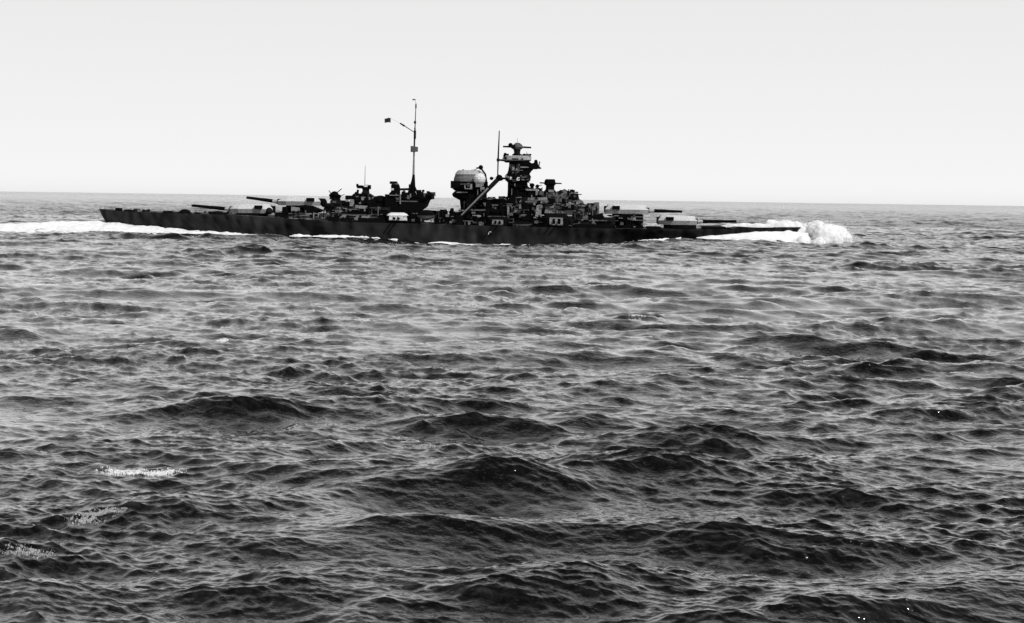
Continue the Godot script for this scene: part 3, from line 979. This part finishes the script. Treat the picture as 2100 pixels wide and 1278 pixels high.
	slab("platform_house", "black_paint", 25.77, 14.86, 30.32, 17.18, -5.00, 6.20)
	outline("platform_screen", "black_paint", [Vector2(29.56, 17.95), Vector2(30.41, 18.13), Vector2(30.60, 16.77), Vector2(31.31, 15.42), Vector2(29.60, 15.40)], 2, 6.4)
	flak("flak_mounting", Vector3(27.10, 17.80, 5.00), 0.85, 2.6)
	flak("flak_mounting", Vector3(28.96, 17.82, 5.00), 0.65, 0.2)
	slab("bridge_deckhouse", "dark_paint", 22.95, 8.99, 32.70, 14.94, -8.00, 8.20)
	slab("splinter_screen", "pale_paint", 25.44, 12.78, 32.16, 14.87, 8.20, 8.60)
	slab("splinter_screen", "black_paint", 23.63, 7.01, 28.30, 12.67, 9.00, 12.40)
	slab("splinter_screen", "pale_paint", 28.45, 8.23, 30.29, 12.38, 12.00, 12.60)
	slab("wall_locker", "grey_paint", 27.85, 6.05, 29.18, 7.05, 12.00, 12.50)
	var fore := round_block("forward_director", "black_paint", [[17.66, 31.92, 34.99, 2.20, 0.00], [19.01, 32.07, 34.97, 2.20, 0.00], [19.52, 31.38, 35.46, 2.70, 0.00], [20.71, 31.53, 35.27, 2.70, 0.00], [21.30, 31.86, 35.09, 2.40, 0.00]], 4.0)
	pole("rangefinder_arm", "dark_paint", Vector3(29.78, 19.99, 0.00), Vector3(31.75, 19.94, 0.00), 0.2, 0.25, fore)
	pole("rangefinder_arm", "dark_paint", Vector3(35.33, 19.90, 0.00), Vector3(37.55, 19.85, 0.00), 0.25, 0.2, fore)
	round_block("director_skirt", "black_paint", [[15.45, 30.06, 36.69, 4.50, 0.00], [16.81, 31.07, 35.84, 3.20, 0.00], [17.74, 31.92, 34.99, 2.30, 0.00]], 2.6, fore)
	var con := outline("conning_tower", "mottled_paint", [Vector2(30.21, 8.93), Vector2(30.45, 15.58), Vector2(36.57, 17.28), Vector2(38.11, 17.39), Vector2(38.44, 17.91), Vector2(39.30, 17.41), Vector2(41.53, 16.67), Vector2(43.08, 16.44), Vector2(43.45, 14.57), Vector2(44.66, 13.91), Vector2(45.37, 12.72), Vector2(45.43, 9.14)], -7, 7)
	slab("armour_panel", "pale_paint", 32.88, 16.80, 34.57, 17.56, 3.20, 4.40, con)
	slab("armour_panel", "grey_paint", 34.86, 14.82, 38.73, 15.74, 7.00, 7.30, con)
	slab("armour_panel", "grey_paint", 39.74, 15.29, 41.25, 15.88, 7.00, 7.25, con)
	slab("armour_panel", "black_paint", 32.36, 12.42, 35.05, 14.60, 7.00, 7.35, con)
	slab("armour_panel", "black_paint", 37.41, 12.82, 38.76, 14.50, 7.00, 7.30, con)
	slab("armour_panel", "black_paint", 39.76, 14.21, 42.79, 15.13, 7.00, 7.20, con)
	slab("armour_panel", "pale_paint", 38.77, 12.53, 43.82, 13.62, 7.00, 7.40, con)
	slab("armour_panel", "grey_paint", 35.22, 12.62, 37.08, 14.64, 7.00, 7.25, con)
	slab("bridge_bulwark", "pale_paint", 31.68, 9.46, 41.41, 12.30, -9.00, 9.50)
	outline("bulwark_stripe", "black_paint", [Vector2(34.94, 12.66), Vector2(38.71, 11.95), Vector2(42.12, 12.34), Vector2(42.82, 11.84), Vector2(42.87, 8.77), Vector2(41.51, 8.41), Vector2(41.47, 10.79), Vector2(39.07, 10.93), Vector2(35.64, 11.73)], 9.5, 9.9)
	side_turret(Vector3(35.36, 5.07, 13.00), 9.2, 4.5, "black_paint", "pale_paint", "side gun turret below the bridge with pale gun ports")
	slab("turret_deckhouse", "mottled_paint", 41.74, 8.10, 50.28, 12.53, -10.00, 10.00)
	knob("ventilator_cowl", "black_paint", Vector3(44.13, 12.57, 8.00), 0.95, 0.6, 0.9)
	slab("lower_deckhouse", "dark_paint", 30.38, 3.90, 55.78, 8.41, -12.00, 11.50)
	outline("deckhouse_panel", "black_paint", [Vector2(45.97, 7.62), Vector2(48.00, 9.01), Vector2(51.40, 9.91), Vector2(51.79, 7.70)], 10, 11.8)
	slab("deckhouse_panel", "pale_paint", 46.72, 7.13, 51.73, 7.50, 11.50, 11.80)
	slab("deckhouse_panel", "grey_paint", 41.40, 5.65, 43.41, 6.24, 11.50, 11.80)
	slab("deckhouse_panel", "grey_paint", 43.06, 6.25, 44.06, 7.08, 11.50, 11.75)
	slab("deckhouse_panel", "grey_paint", 47.41, 5.98, 49.08, 6.65, 11.50, 11.75)
	outline("sloping_screen", "white_paint", [Vector2(51.24, 9.57), Vector2(55.54, 8.26), Vector2(55.58, 6.39), Vector2(53.86, 6.87)], 4, 6.5)
	# ---- after side turret with a pale roof
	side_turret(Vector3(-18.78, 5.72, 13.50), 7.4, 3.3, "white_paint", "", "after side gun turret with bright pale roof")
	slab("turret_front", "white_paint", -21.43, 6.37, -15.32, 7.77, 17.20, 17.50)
	# ---- boats and the ensign
	boat("covered_boat", Vector3(-8.90, 6.54, 14.50), 6.6, 3.6, "black_paint", "grey_paint", "dark canvas covered boat on the battleship's deck aft of the funnel")
	boat("open_boat", Vector3(23.86, 4.84, 13.80), 7.4, 1.9, "black_paint", "pale_paint", "pale hulled boat in chocks below the bridge tower")
	ensign()
	clutter()


func boat(called: String, at: Vector3, length: float, height: float, top: String, side: String, label: String) -> void:
	var root := Node3D.new()
	root.name = called
	root.position = SHIP + at
	root.set_meta("label", label)
	root.set_meta("category", "ship's boat")
	add_child(root, true)
	var st := mb()
	var h := height * 0.45
	var rows := []
	for i in 13:
		var t := i / 12.0 * 2.0 - 1.0
		var w := 1.15 * pow(maxf(0.02, 1.0 - t * t), 0.55)
		var low := 0.55 * h * t * t
		rows.append([Vector3(t * length * 0.42, low, 0), Vector3(t * length * 0.46, low + h * 0.4, w * 0.75), Vector3(t * length * 0.5, h + 0.18 * t * t, w)])
	for i in 12:
		for s in [-1.0, 1.0]:
			for k in 2:
				var a: Vector3 = rows[i][k]
				var b: Vector3 = rows[i][k + 1]
				var c: Vector3 = rows[i + 1][k + 1]
				var d: Vector3 = rows[i + 1][k]
				var f := Vector3(1, 1, s)
				quad(st, a * f, b * f, c * f, d * f)
	obj("boat_hull", st, M[side], root)
	st = mb()
	ball(st, Vector3(0, h, 0), length * 0.47, height - h, 1.05, 0.0)
	obj("boat_cover", st, M[top], root)
	for s in [-1.0, 1.0]:
		st = mb()
		box(st, s * length * 0.25 - 0.2, -0.35, s * length * 0.25 + 0.2, h * 0.5, -0.8, 0.8)
		obj("boat_chock", st, M.grey_paint, root)


func ensign() -> void:
	var root := Node3D.new()
	root.name = "ensign_flag"
	root.position = SHIP + Vector3(-19.29, 39.97, 0.00)
	root.set_meta("label", "small dark flag flying to the left of the tall mast")
	root.set_meta("category", "flag")
	add_child(root, true)
	var c := Vector3(-22.54, 40.94, 0.00) - Vector3(-19.29, 39.97, 0.00)
	var st := mb()
	var n := 10
	for i in n:
		for j in 5:
			var q := []
			for k in [[0, 0], [0, 1], [1, 1], [1, 0]]:
				var u := float(i + k[0]) / n
				var v := float(j + k[1]) / 5.0 - 0.5
				q.append(c + Vector3(-u * 2.1, v * 1.6 * (1.0 - 0.12 * u) + 0.12 * sin(u * 5.0), 0.28 * sin(u * 6.5 + v) * (0.3 + u)))
			quad(st, q[0], q[1], q[2], q[3])
			for k in 4:
				q[k].z -= 0.02
			quad(st, q[3], q[2], q[1], q[0])
	obj("flag_cloth", st, M.flag_cloth, root)
	st = mb()
	tube(st, Vector3.ZERO, c + Vector3(0, 0.8, 0), 0.025, 0.025, 5)
	tube(st, c + Vector3(0, 0.8, 0), c + Vector3(0, -0.8, 0), 0.03, 0.03, 5)
	obj("halyard", st, M.dark_paint, root)


# ---------------------------------------------------------------- foam and spray
func foam_sheet(called: String, label: String, x0: float, x1: float, z0: float, z1: float, step: float, shape: Callable, side := 0.0, coat := "sea_foam") -> void:
	var nx := int((x1 - x0) / step)
	var nz := int((z1 - z0) / step)
	var at := {}
	var verts := PackedVector3Array()
	var keep := PackedByteArray()
	keep.resize((nx + 1) * (nz + 1))
	for j in nz + 1:
		for i in nx + 1:
			var x := x0 + step * i
			var z := z0 + step * j
			if side != 0.0:
				# along the hull: z is the distance out from its side
				z = SHIP.z + side * (table(half_x, half_z, x - SHIP.x) + z)
			var h: float = (shape as Callable).call(x - SHIP.x, z - SHIP.z)
			var p := sea(x, z)
			p.y += 0.05 + maxf(h, 0.0) if h > 0.0 else -0.25
			keep[j * (nx + 1) + i] = 1 if h > 0.0 else 0
			verts.append(p)
	var index := PackedInt32Array()
	for j in nz:
		for i in nx:
			var a := j * (nx + 1) + i
			var b := a + 1
			var c := a + nx + 1
			var d := c + 1
			if keep[a] + keep[b] + keep[c] + keep[d] > 0:
				index.append_array(PackedInt32Array([a, b, c, b, d, c]))
	if index.is_empty():
		return
	var st := SurfaceTool.new()
	st.begin(Mesh.PRIMITIVE_TRIANGLES)
	var used := {}
	for k in index.size():
		var v := index[k]
		if not used.has(v):
			used[v] = used.size()
			st.set_smooth_group(0)
			st.add_vertex(verts[v])
		index[k] = used[v]
	for k in index:
		st.add_index(k)
	st.generate_normals()
	var o := MeshInstance3D.new()
	o.name = called
	o.mesh = st.commit()
	o.material_override = M[coat]
	o.set_meta("kind", "structure")
	o.set_meta("label", label)
	add_child(o, true)


func rag(x: float, z: float, f: float) -> float:
	return lump.get_noise_3d(x * f, 0.0, z * f)


var wake_x := PackedFloat32Array([-420, -230, -190, -160, -140, -124, -110, -95, -80, -60, -40])
var wake_near := PackedFloat32Array([60, 44, 36, 30, 26, 28, 31, 30, 24, 21.5, 20.5])
var wake_top := PackedFloat32Array([0.2, 0.6, 1.0, 1.5, 2.0, 2.4, 2.0, 1.2, 0.7, 0.3, 0.2])
var bow_x := PackedFloat32Array([66, 72, 83, 95, 105, 112, 117, 121, 124])
var bow_near := PackedFloat32Array([0.0, 0.35, 0.7, 1.4, 1.9, 2.1, 2.2, 2.0, 2.0])
var bow_far := PackedFloat32Array([0.0, 0.3, 1.0, 4.6, 5.2, 5.6, 6.4, 6.8, 5.0])


func build_foam() -> void:
	foam_sheet("wake", "broad white wake trailing left from the ship's stern", SHIP.x - 330.0, SHIP.x - 62.0, SHIP.z - 70.0, SHIP.z + 48.0, 0.6, func(x: float, z: float) -> float:
		var near := table(wake_x, wake_near, x)
		var far := -near * 1.3
		var inside := (near - z if z > 0.0 else z - far) / near
		var hull := table(half_x, half_z, x)
		if x > -119.0 and absf(z) < hull - 0.8:
			return -1.0
		var r := rag(x, z * 2.0, 0.35) + 0.7 * rag(x, z, 1.6) + 0.5 * rag(x, z, 4.0)
		var m := inside * 1.25 - 0.3 + 0.75 * r
		if z > 16.0:
			m -= (0.55 * maxf(0.0, sin(x * 0.23 + z * 0.08)) + 0.9 * maxf(0.0, rag(x, z * 2.0, 0.55))) * clampf((z - 13.0) / 6.0, 0.0, 1.0)
		if m <= 0.0:
			return -1.0
		var ridge := table(wake_x, wake_top, x) * exp(-pow(z / (9.0 + hull), 2.0))
		return (0.12 + ridge) * minf(m * 2.5, 1.0) * (0.85 + 0.4 * rag(x, z, 0.9)))
	foam_sheet("hull_foam", "broken white line of foam along the battleship's waterline", SHIP.x - 64.0, SHIP.x + 78.0, -0.4, 18.0, 0.45, func(x: float, z: float) -> float:
		var off := z - table(half_x, half_z, x)
		if off < -0.5:
			return -1.0
		var wide := (1.0 if x < 0.0 else 1.8) + 3.4 * rag(x, 0.0, 0.35) + 1.2 * rag(x, 50.0, 1.3)
		if x > -15.0 and x < -6.0:
			wide -= 3.0
		if x > 48.0 and x < 70.0:
			wide -= 2.2
		var m := wide - off + 1.6 * rag(x, z, 1.0)
		var second := 0.9 - absf(off - 9.0 - 5.0 * rag(x, 90.0, 0.3)) * 0.55 + 2.2 * rag(x, z + 30.0, 0.45) - 0.55
		m = maxf(m, second if x > -12.0 else -1.0)
		if m <= 0.0:
			return -1.0
		return minf(m, 1.0) * (0.3 + 0.45 * exp(-off / 2.0) + 0.3 * rag(x, z, 1.5)), 1.0)
	for side in [1.0, -1.0]:
		foam_sheet("bow_wave", "white sheet of water thrown up along the near side of the bow" if side > 0.0 else "white sheet of water thrown up beyond the bow", SHIP.x + 62.0, SHIP.x + 124.0, -0.4, 16.0, 0.4, func(x: float, z: float) -> float:
			var off := maxf(absf(z) - table(half_x, half_z, x), 0.0)
			var top := table(bow_x, bow_near if z > 0.0 else bow_far, x)
			var wide := 1.5 + 9.0 * clampf((x - 76.0) / 34.0, 0.0, 1.0)
			var m := 1.0 - off / wide + 0.6 * rag(x, z, 0.8)
			if x < 84.0:
				m -= 0.5 + 0.9 * rag(x, 10.0, 0.5)
			if m <= 0.0:
				return -1.0
			var rise := 1.0 if z > 0.0 else smoothstep(-0.2, 2.2, off)
			return (0.1 + top * rise * exp(-pow(off / 4.5, 2.0))) * minf(m * 2.0, 1.0) * (1.0 + 0.45 * rag(x, z, 0.6)), side)
	plume()
	var spots := [[-19.4, -73.6, 2.4, 1.1, "pale streak of foam on a wave at the lower left", 0.38, 0.022], [-18.6, -62.6, 1.5, 1.2, "lacy patch of foam on a dark wave at the lower left", 0.62, 0.016], [-19.3, -56.2, 1.3, 0.9, "lacy patch of foam at the left edge near the bottom", 0.62, 0.016], [15.0, -172.7, 1.3, 2.2, "small whitecap breaking right of the middle", 0.3, 0.04], [-27.7, -135.3, 0.8, 0.7, "thin short whitecap left of the middle", 0.35, 0.03], [-5.0, -82.6, 1.4, 0.5, "faint thin foam line in the middle near water", 0.7, 0.02]]
	for s in spots:
		var c := Vector2(s[0], s[1])
		foam_sheet("whitecap", s[4], c.x - s[2], c.x + s[2], c.y - s[3], c.y + s[3], s[6], func(x: float, z: float) -> float:
			var px: float = x + SHIP.x - c.x
			var pz: float = z + SHIP.z - c.y
			var d := 1.0 - sqrt(pow(px / s[2], 2.0) + pow(pz / s[3], 2.0))
			# broken into flecks smaller than the eye parts, thinning outwards
			var fleck: float = 0.75 * rag(px, pz + s[0], 150.0) + 0.5 * rag(px, pz, 45.0)
			if s[5] < 0.5:
				var solid: float = 1.3 * d - s[5] - 0.28 + 0.8 * rag(px * 2.0 + s[0], pz * 6.0, 3.0) + 0.6 * rag(px * 3.0, pz * 5.0 + s[1], 9.0) + fleck
				return minf(solid * 0.1, 0.04) if d > 0.0 else -1.0
			var thread: float = 0.6 * d - 0.16 - 1.7 * absf(rag(px * 2.0 + s[0] + 2.5 * rag(px, pz, 6.0), pz * 4.0, 5.0)) + 0.7 * fleck
			return minf(thread * 0.15, 0.03) if d > 0.0 else -1.0, 0.0, "soft_foam" if s[5] < 0.5 else "thin_foam")
# the ball of spray round the stem: overlapping lumps joined by a smooth field, meshed on a grid
func plume() -> void:
	var lumps := []
	var r := RandomNumberGenerator.new()
	r.seed = 77
	for q in [[115, 4.4, -9, 4.4], [120.5, 4.9, -9, 4.5], [126, 4.2, -4, 4.4], [129.5, 1.6, 4, 4.0], [129, 3.9, 1, 4.4], [130, 4.4, -7, 4.4], [134, 3.9, -2, 4.0], [136.5, 2.8, -4, 3.7], [137, 2.0, 2, 3.4], [132, 1.6, 6, 3.6], [126, 0.4, 9, 3.2], [120, -0.4, 8, 2.8], [133, 1.4, -9, 3.8]]:
		lumps.append(Vector3(q[0], q[1] - 0.5, q[2]))
		lumps.append(q[3] * 0.95)
	for k in 6:
		var a := r.randi_range(0, 12)
		var base: Vector3 = lumps[a * 2]
		var rad: float = lumps[a * 2 + 1]
		var d := Vector3(r.randfn(), absf(r.randfn()), r.randfn()).normalized()
		lumps.append(base + d * rad * 0.85)
		lumps.append(r.randf_range(1.0, 2.2))
	var lo := Vector3(108, -2, -16)
	var step := 0.42
	var nx := 86
	var ny := 32
	var nz := 74
	var f := PackedFloat32Array()
	f.resize(nx * ny * nz)
	f.fill(-1.0)
	var count := lumps.size() / 2
	for c in count:
		var o: Vector3 = lumps[c * 2]
		var rad: float = lumps[c * 2 + 1]
		var reach := rad * 1.65
		var i0 := maxi(0, int((o.x - reach - lo.x) / step))
		var i1 := mini(nx - 1, int((o.x + reach - lo.x) / step) + 1)
		var j0 := maxi(0, int((o.y - reach - lo.y) / step))
		var j1 := mini(ny - 1, int((o.y + reach - lo.y) / step) + 1)
		var k0 := maxi(0, int((o.z - reach - lo.z) / step))
		var k1 := mini(nz - 1, int((o.z + reach - lo.z) / step) + 1)
		for k in range(k0, k1 + 1):
			for j in range(j0, j1 + 1):
				for i in range(i0, i1 + 1):
					var p := lo + Vector3(i, j, k) * step
					var d := p.distance_to(o) / reach
					if d < 1.0:
						f[(k * ny + j) * nx + i] += 1.73 * pow(1.0 - d * d, 2.0)
	var noise := FastNoiseLite.new()
	noise.seed = 12
	noise.frequency = 0.5
	noise.fractal_octaves = 4
	for k in nz:
		for j in ny:
			for i in nx:
				var at := (k * ny + j) * nx + i
				if f[at] > -1.0:
					f[at] += 0.34 * noise.get_noise_3d(i * step, j * step, k * step)
	# surface nets
	var cell := {}
	var verts := PackedVector3Array()
	var offs := [Vector3i(0, 0, 0), Vector3i(1, 0, 0), Vector3i(0, 1, 0), Vector3i(1, 1, 0), Vector3i(0, 0, 1), Vector3i(1, 0, 1), Vector3i(0, 1, 1), Vector3i(1, 1, 1)]
	var edges := [[0, 1], [2, 3], [4, 5], [6, 7], [0, 2], [1, 3], [4, 6], [5, 7], [0, 4], [1, 5], [2, 6], [3, 7]]
	for k in nz - 1:
		for j in ny - 1:
			for i in nx - 1:
				var at := (k * ny + j) * nx + i
				var v := []
				var mask := 0
				for q in 8:
					var o: Vector3i = offs[q]
					var s := f[at + (o.z * ny + o.y) * nx + o.x]
					v.append(s)
					if s > 0.0:
						mask |= 1 << q
				if mask == 0 or mask == 255:
					continue
				var sum := Vector3.ZERO
				var n := 0
				for e in edges:
					var a: float = v[e[0]]
					var b: float = v[e[1]]
					if (a > 0.0) != (b > 0.0):
						sum += Vector3(offs[e[0]]).lerp(Vector3(offs[e[1]]), a / (a - b))
						n += 1
				cell[at] = verts.size()
				verts.append(lo + (Vector3(i, j, k) + sum / n) * step)
	var st := SurfaceTool.new()
	st.begin(Mesh.PRIMITIVE_TRIANGLES)
	st.set_smooth_group(0)
	for p in verts:
		st.add_vertex(p)
	var strides := [1, nx, nx * ny]
	for at in cell:
		for axis in 3:
			var u: int = strides[(axis + 1) % 3]
			var w: int = strides[(axis + 2) % 3]
			var s: int = strides[axis]
			if at + s >= f.size() or (f[at] > 0.0) == (f[at + s] > 0.0):
				continue
			if not (cell.has(at - u) and cell.has(at - w) and cell.has(at - u - w)):
				continue
			var q := [cell[at], cell[at - u], cell[at - u - w], cell[at - w]]
			if f[at] > 0.0:
				q.reverse()
			for k in [0, 1, 2, 0, 2, 3]:
				st.add_index(q[k])
	st.generate_normals()
	var o := MeshInstance3D.new()
	o.name = "bow_spray"
	o.mesh = st.commit()
	o.material_override = M.sea_foam
	o.position = SHIP
	o.set_meta("kind", "structure")
	o.set_meta("label", "big white burst of spray round the battleship's bow")
	add_child(o, true)
	# loose drops round the burst
	var drop := SphereMesh.new()
	drop.radius = 1.0
	drop.height = 2.0
	drop.radial_segments = 8
	drop.rings = 5
	var mm := MultiMesh.new()
	mm.transform_format = MultiMesh.TRANSFORM_3D
	mm.mesh = drop
	mm.instance_count = 9000
	for k in 9000:
		var a := r.randi_range(0, 12)
		var base: Vector3 = lumps[a * 2]
		var rad: float = lumps[a * 2 + 1]
		var d := Vector3(r.randfn(), absf(r.randfn()) * 0.8, r.randfn()).normalized()
		var size := r.randf_range(0.025, 0.11)
		mm.set_instance_transform(k, Transform3D(Basis().scaled(Vector3.ONE * size), base + d * rad * (1.0 + absf(r.randfn()) * 0.2)))
	var drops := MultiMeshInstance3D.new()
	drops.name = "spray_drops"
	drops.multimesh = mm
	drops.material_override = M.sea_foam
	drops.position = SHIP
	drops.set_meta("kind", "stuff")
	drops.set_meta("label", "white drops of spray flying round the bow")
	add_child(drops, true)


# small fittings of every kind, too small to pick apart: lockers, pipes, lamps, stanchions
func clutter() -> void:
	var r := RandomNumberGenerator.new()
	r.seed = 91
	# [x0, y0, x1, y1, front z, how many] of walls that carry them
	var walls := [[[-43.69, 8.47, -23.26, 10.81, 0.00, 10.30], 60], [[-34.53, 10.82, -27.09, 14.53, 0.00, 5.50], 24], [[-21.73, 13.58, -7.63, 15.25, 0.00, 9.00], 30], [[-25.18, 5.69, -11.13, 9.03, 0.00, 11.00], 40], [[-5.99, 5.29, 2.67, 8.45, 0.00, 13.00], 40], [[2.63, 4.87, 30.34, 10.53, 0.00, 12.00], 110], [[10.18, 10.49, 19.58, 14.17, 0.00, 9.00], 30], [[2.74, 8.01, 11.49, 16.41, 0.00, 7.30], 40], [[19.17, 14.95, 25.58, 19.83, 0.00, 5.70], 26], [[19.40, 22.87, 25.82, 26.74, 0.00, 4.70], 14], [[17.76, 20.49, 26.53, 22.34, 0.00, 6.20], 20], [[16.99, 27.53, 26.42, 28.87, 0.00, 6.00], 5], [[30.35, 9.43, 42.48, 16.99, 0.00, 7.00], 70], [[30.71, 4.23, 55.11, 8.24, 0.00, 11.50], 80], [[42.07, 8.26, 50.11, 12.44, 0.00, 10.00], 30], [[-56.13, 6.22, -43.72, 8.06, 0.00, 10.00], 30], [[55.85, 5.04, 65.66, 9.26, 0.00, 5.60], 24], [[0.01, 17.38, 10.76, 19.39, 0.00, 8.20], 12]]
	walls.append_array([[[19.94, 8.00, 30.60, 14.98, 0.00, 12.50], 46], [[25.44, 12.69, 32.16, 14.87, 0.00, 8.60], 16], [[31.68, 9.46, 41.40, 12.31, 0.00, 9.60], 26], [[-56.10, 6.36, -24.93, 8.20, 0.00, 10.20], 40]])
	var st := mb()
	for w in walls:
		for k in int(w[1] * 0.75):
			var x := r.randf_range(w[0][0], w[0][2])
			var y := r.randf_range(w[0][1], w[0][3])
			var a := r.randf_range(0.12, 0.75)
			var b := r.randf_range(0.1, 0.7)
			if r.randf() < 0.25:
				a = r.randf_range(0.8, 2.4)
				b = r.randf_range(0.08, 0.2)
			elif r.randf() < 0.25:
				b = r.randf_range(0.8, 1.8)
				a = r.randf_range(0.08, 0.2)
			var tone := 0.006 if r.randf() < 0.6 else r.randf_range(0.02, 0.22)
			st.set_color(Color(tone, tone, tone))
			box(st, x - a, y - b, x + a, y + b, w[0][5] - 0.6, w[0][5] + r.randf_range(0.1, 0.8))
	# [x0, x1, y, z half width, how many, tallest] of roofs and decks that carry them
	var tops := [[[-56.36, 8.05, -44.78, 8.22], 9, 12, 1.0], [[-44.45, 10.60, -34.91, 10.74], 8, 20, 2.0], [[-34.93, 14.98, -28.47, 15.07], 4, 8, 1.3], [[-22.34, 15.16, -7.71, 15.37], 7, 26, 1.0], [[-22.34, 15.33, -7.71, 15.54], 7, 12, 1.8], [[-12.41, 8.00, 2.42, 8.21], 11, 40, 2.2], [[2.39, 10.42, 18.91, 10.66], 10, 30, 1.4], [[11.71, 14.29, 19.20, 14.40], 7, 10, 0.8], [[17.29, 29.18, 26.46, 29.31], 5, 14, 0.9], [[25.27, 17.71, 30.71, 17.78], 5, 10, 1.0], [[35.83, 16.84, 42.98, 16.94], 4, 14, 0.8], [[43.06, 12.53, 50.89, 12.64], 8, 12, 0.9], [[51.31, 8.23, 56.42, 8.30], 8, 8, 0.9], [[67.24, 4.38, 73.21, 4.46], 7, 10, 0.8], [[86.84, 4.74, 98.76, 4.91], 4, 16, 0.8], [[0.71, 23.79, 9.88, 23.92], 3, 6, 0.4], [[-118.38, 8.02, -107.47, 8.17], 4, 16, 0.8], [[-107.48, 7.32, -78.51, 7.74], 10, 34, 0.8], [[-78.51, 6.55, -56.36, 6.86], 16, 24, 1.1], [[-56.36, 5.50, -22.27, 5.99], 16.5, 50, 1.2]]
	for w in tops:
		for k in w[2]:
			var t := r.randf()
			var x: float = lerpf(w[0][0], w[0][2], t)
			var y: float = lerpf(w[0][1], w[0][3], t) - 0.3
			var z: float = r.randf_range(-1.0, 1.0) * w[1]
			var tone := 0.005 if r.randf() < 0.7 else r.randf_range(0.02, 0.2)
			st.set_color(Color(tone, tone, tone))
			var h: float = 0.3 + r.randf_range(0.2, 1.0) * w[3]
			var kind := r.randf()
			if kind < 0.45:
				var a := r.randf_range(0.25, 0.9)
				box(st, x - a, y, x + a, y + h, z - 0.5, z + 0.5)
			elif kind < 0.75:
				tube(st, Vector3(x, y, z), Vector3(x + r.randf_range(-0.2, 0.2), y + h * 1.2, z), 0.13, 0.1, 6)
			else:
				var a := r.randf_range(0.35, 0.7)
				tube(st, Vector3(x, y, z), Vector3(x, y + h * 0.6, z), a * 0.5, a * 0.4, 6)
				ball(st, Vector3(x, y + h * 0.7, z), a, a * 0.8, a, -1.0, 8)
	var o := obj("deck_fittings", st, M.fitting_paint, ship)
	o.set_meta("kind", "stuff")
	# guard rails along the deck edge
	st = mb()
	for side in [-1.0, 1.0]:
		var last := Vector3.ZERO
		for k in 112:
			var p := hull_point(0.005 + 0.985 * k / 124.0, 1.0, side) + Vector3(0, 0, -0.12 * side)
			tube(st, p, p + Vector3(0, 1.05, 0), 0.045, 0.04, 4)
			if k > 0:
				for h in [0.55, 1.0]:
					tube(st, last + Vector3(0, h, 0), p + Vector3(0, h, 0), 0.025, 0.025, 3)
			last = p
	o = obj("guard_rail", st, M.dark_paint, ship)
	o.set_meta("kind", "stuff")
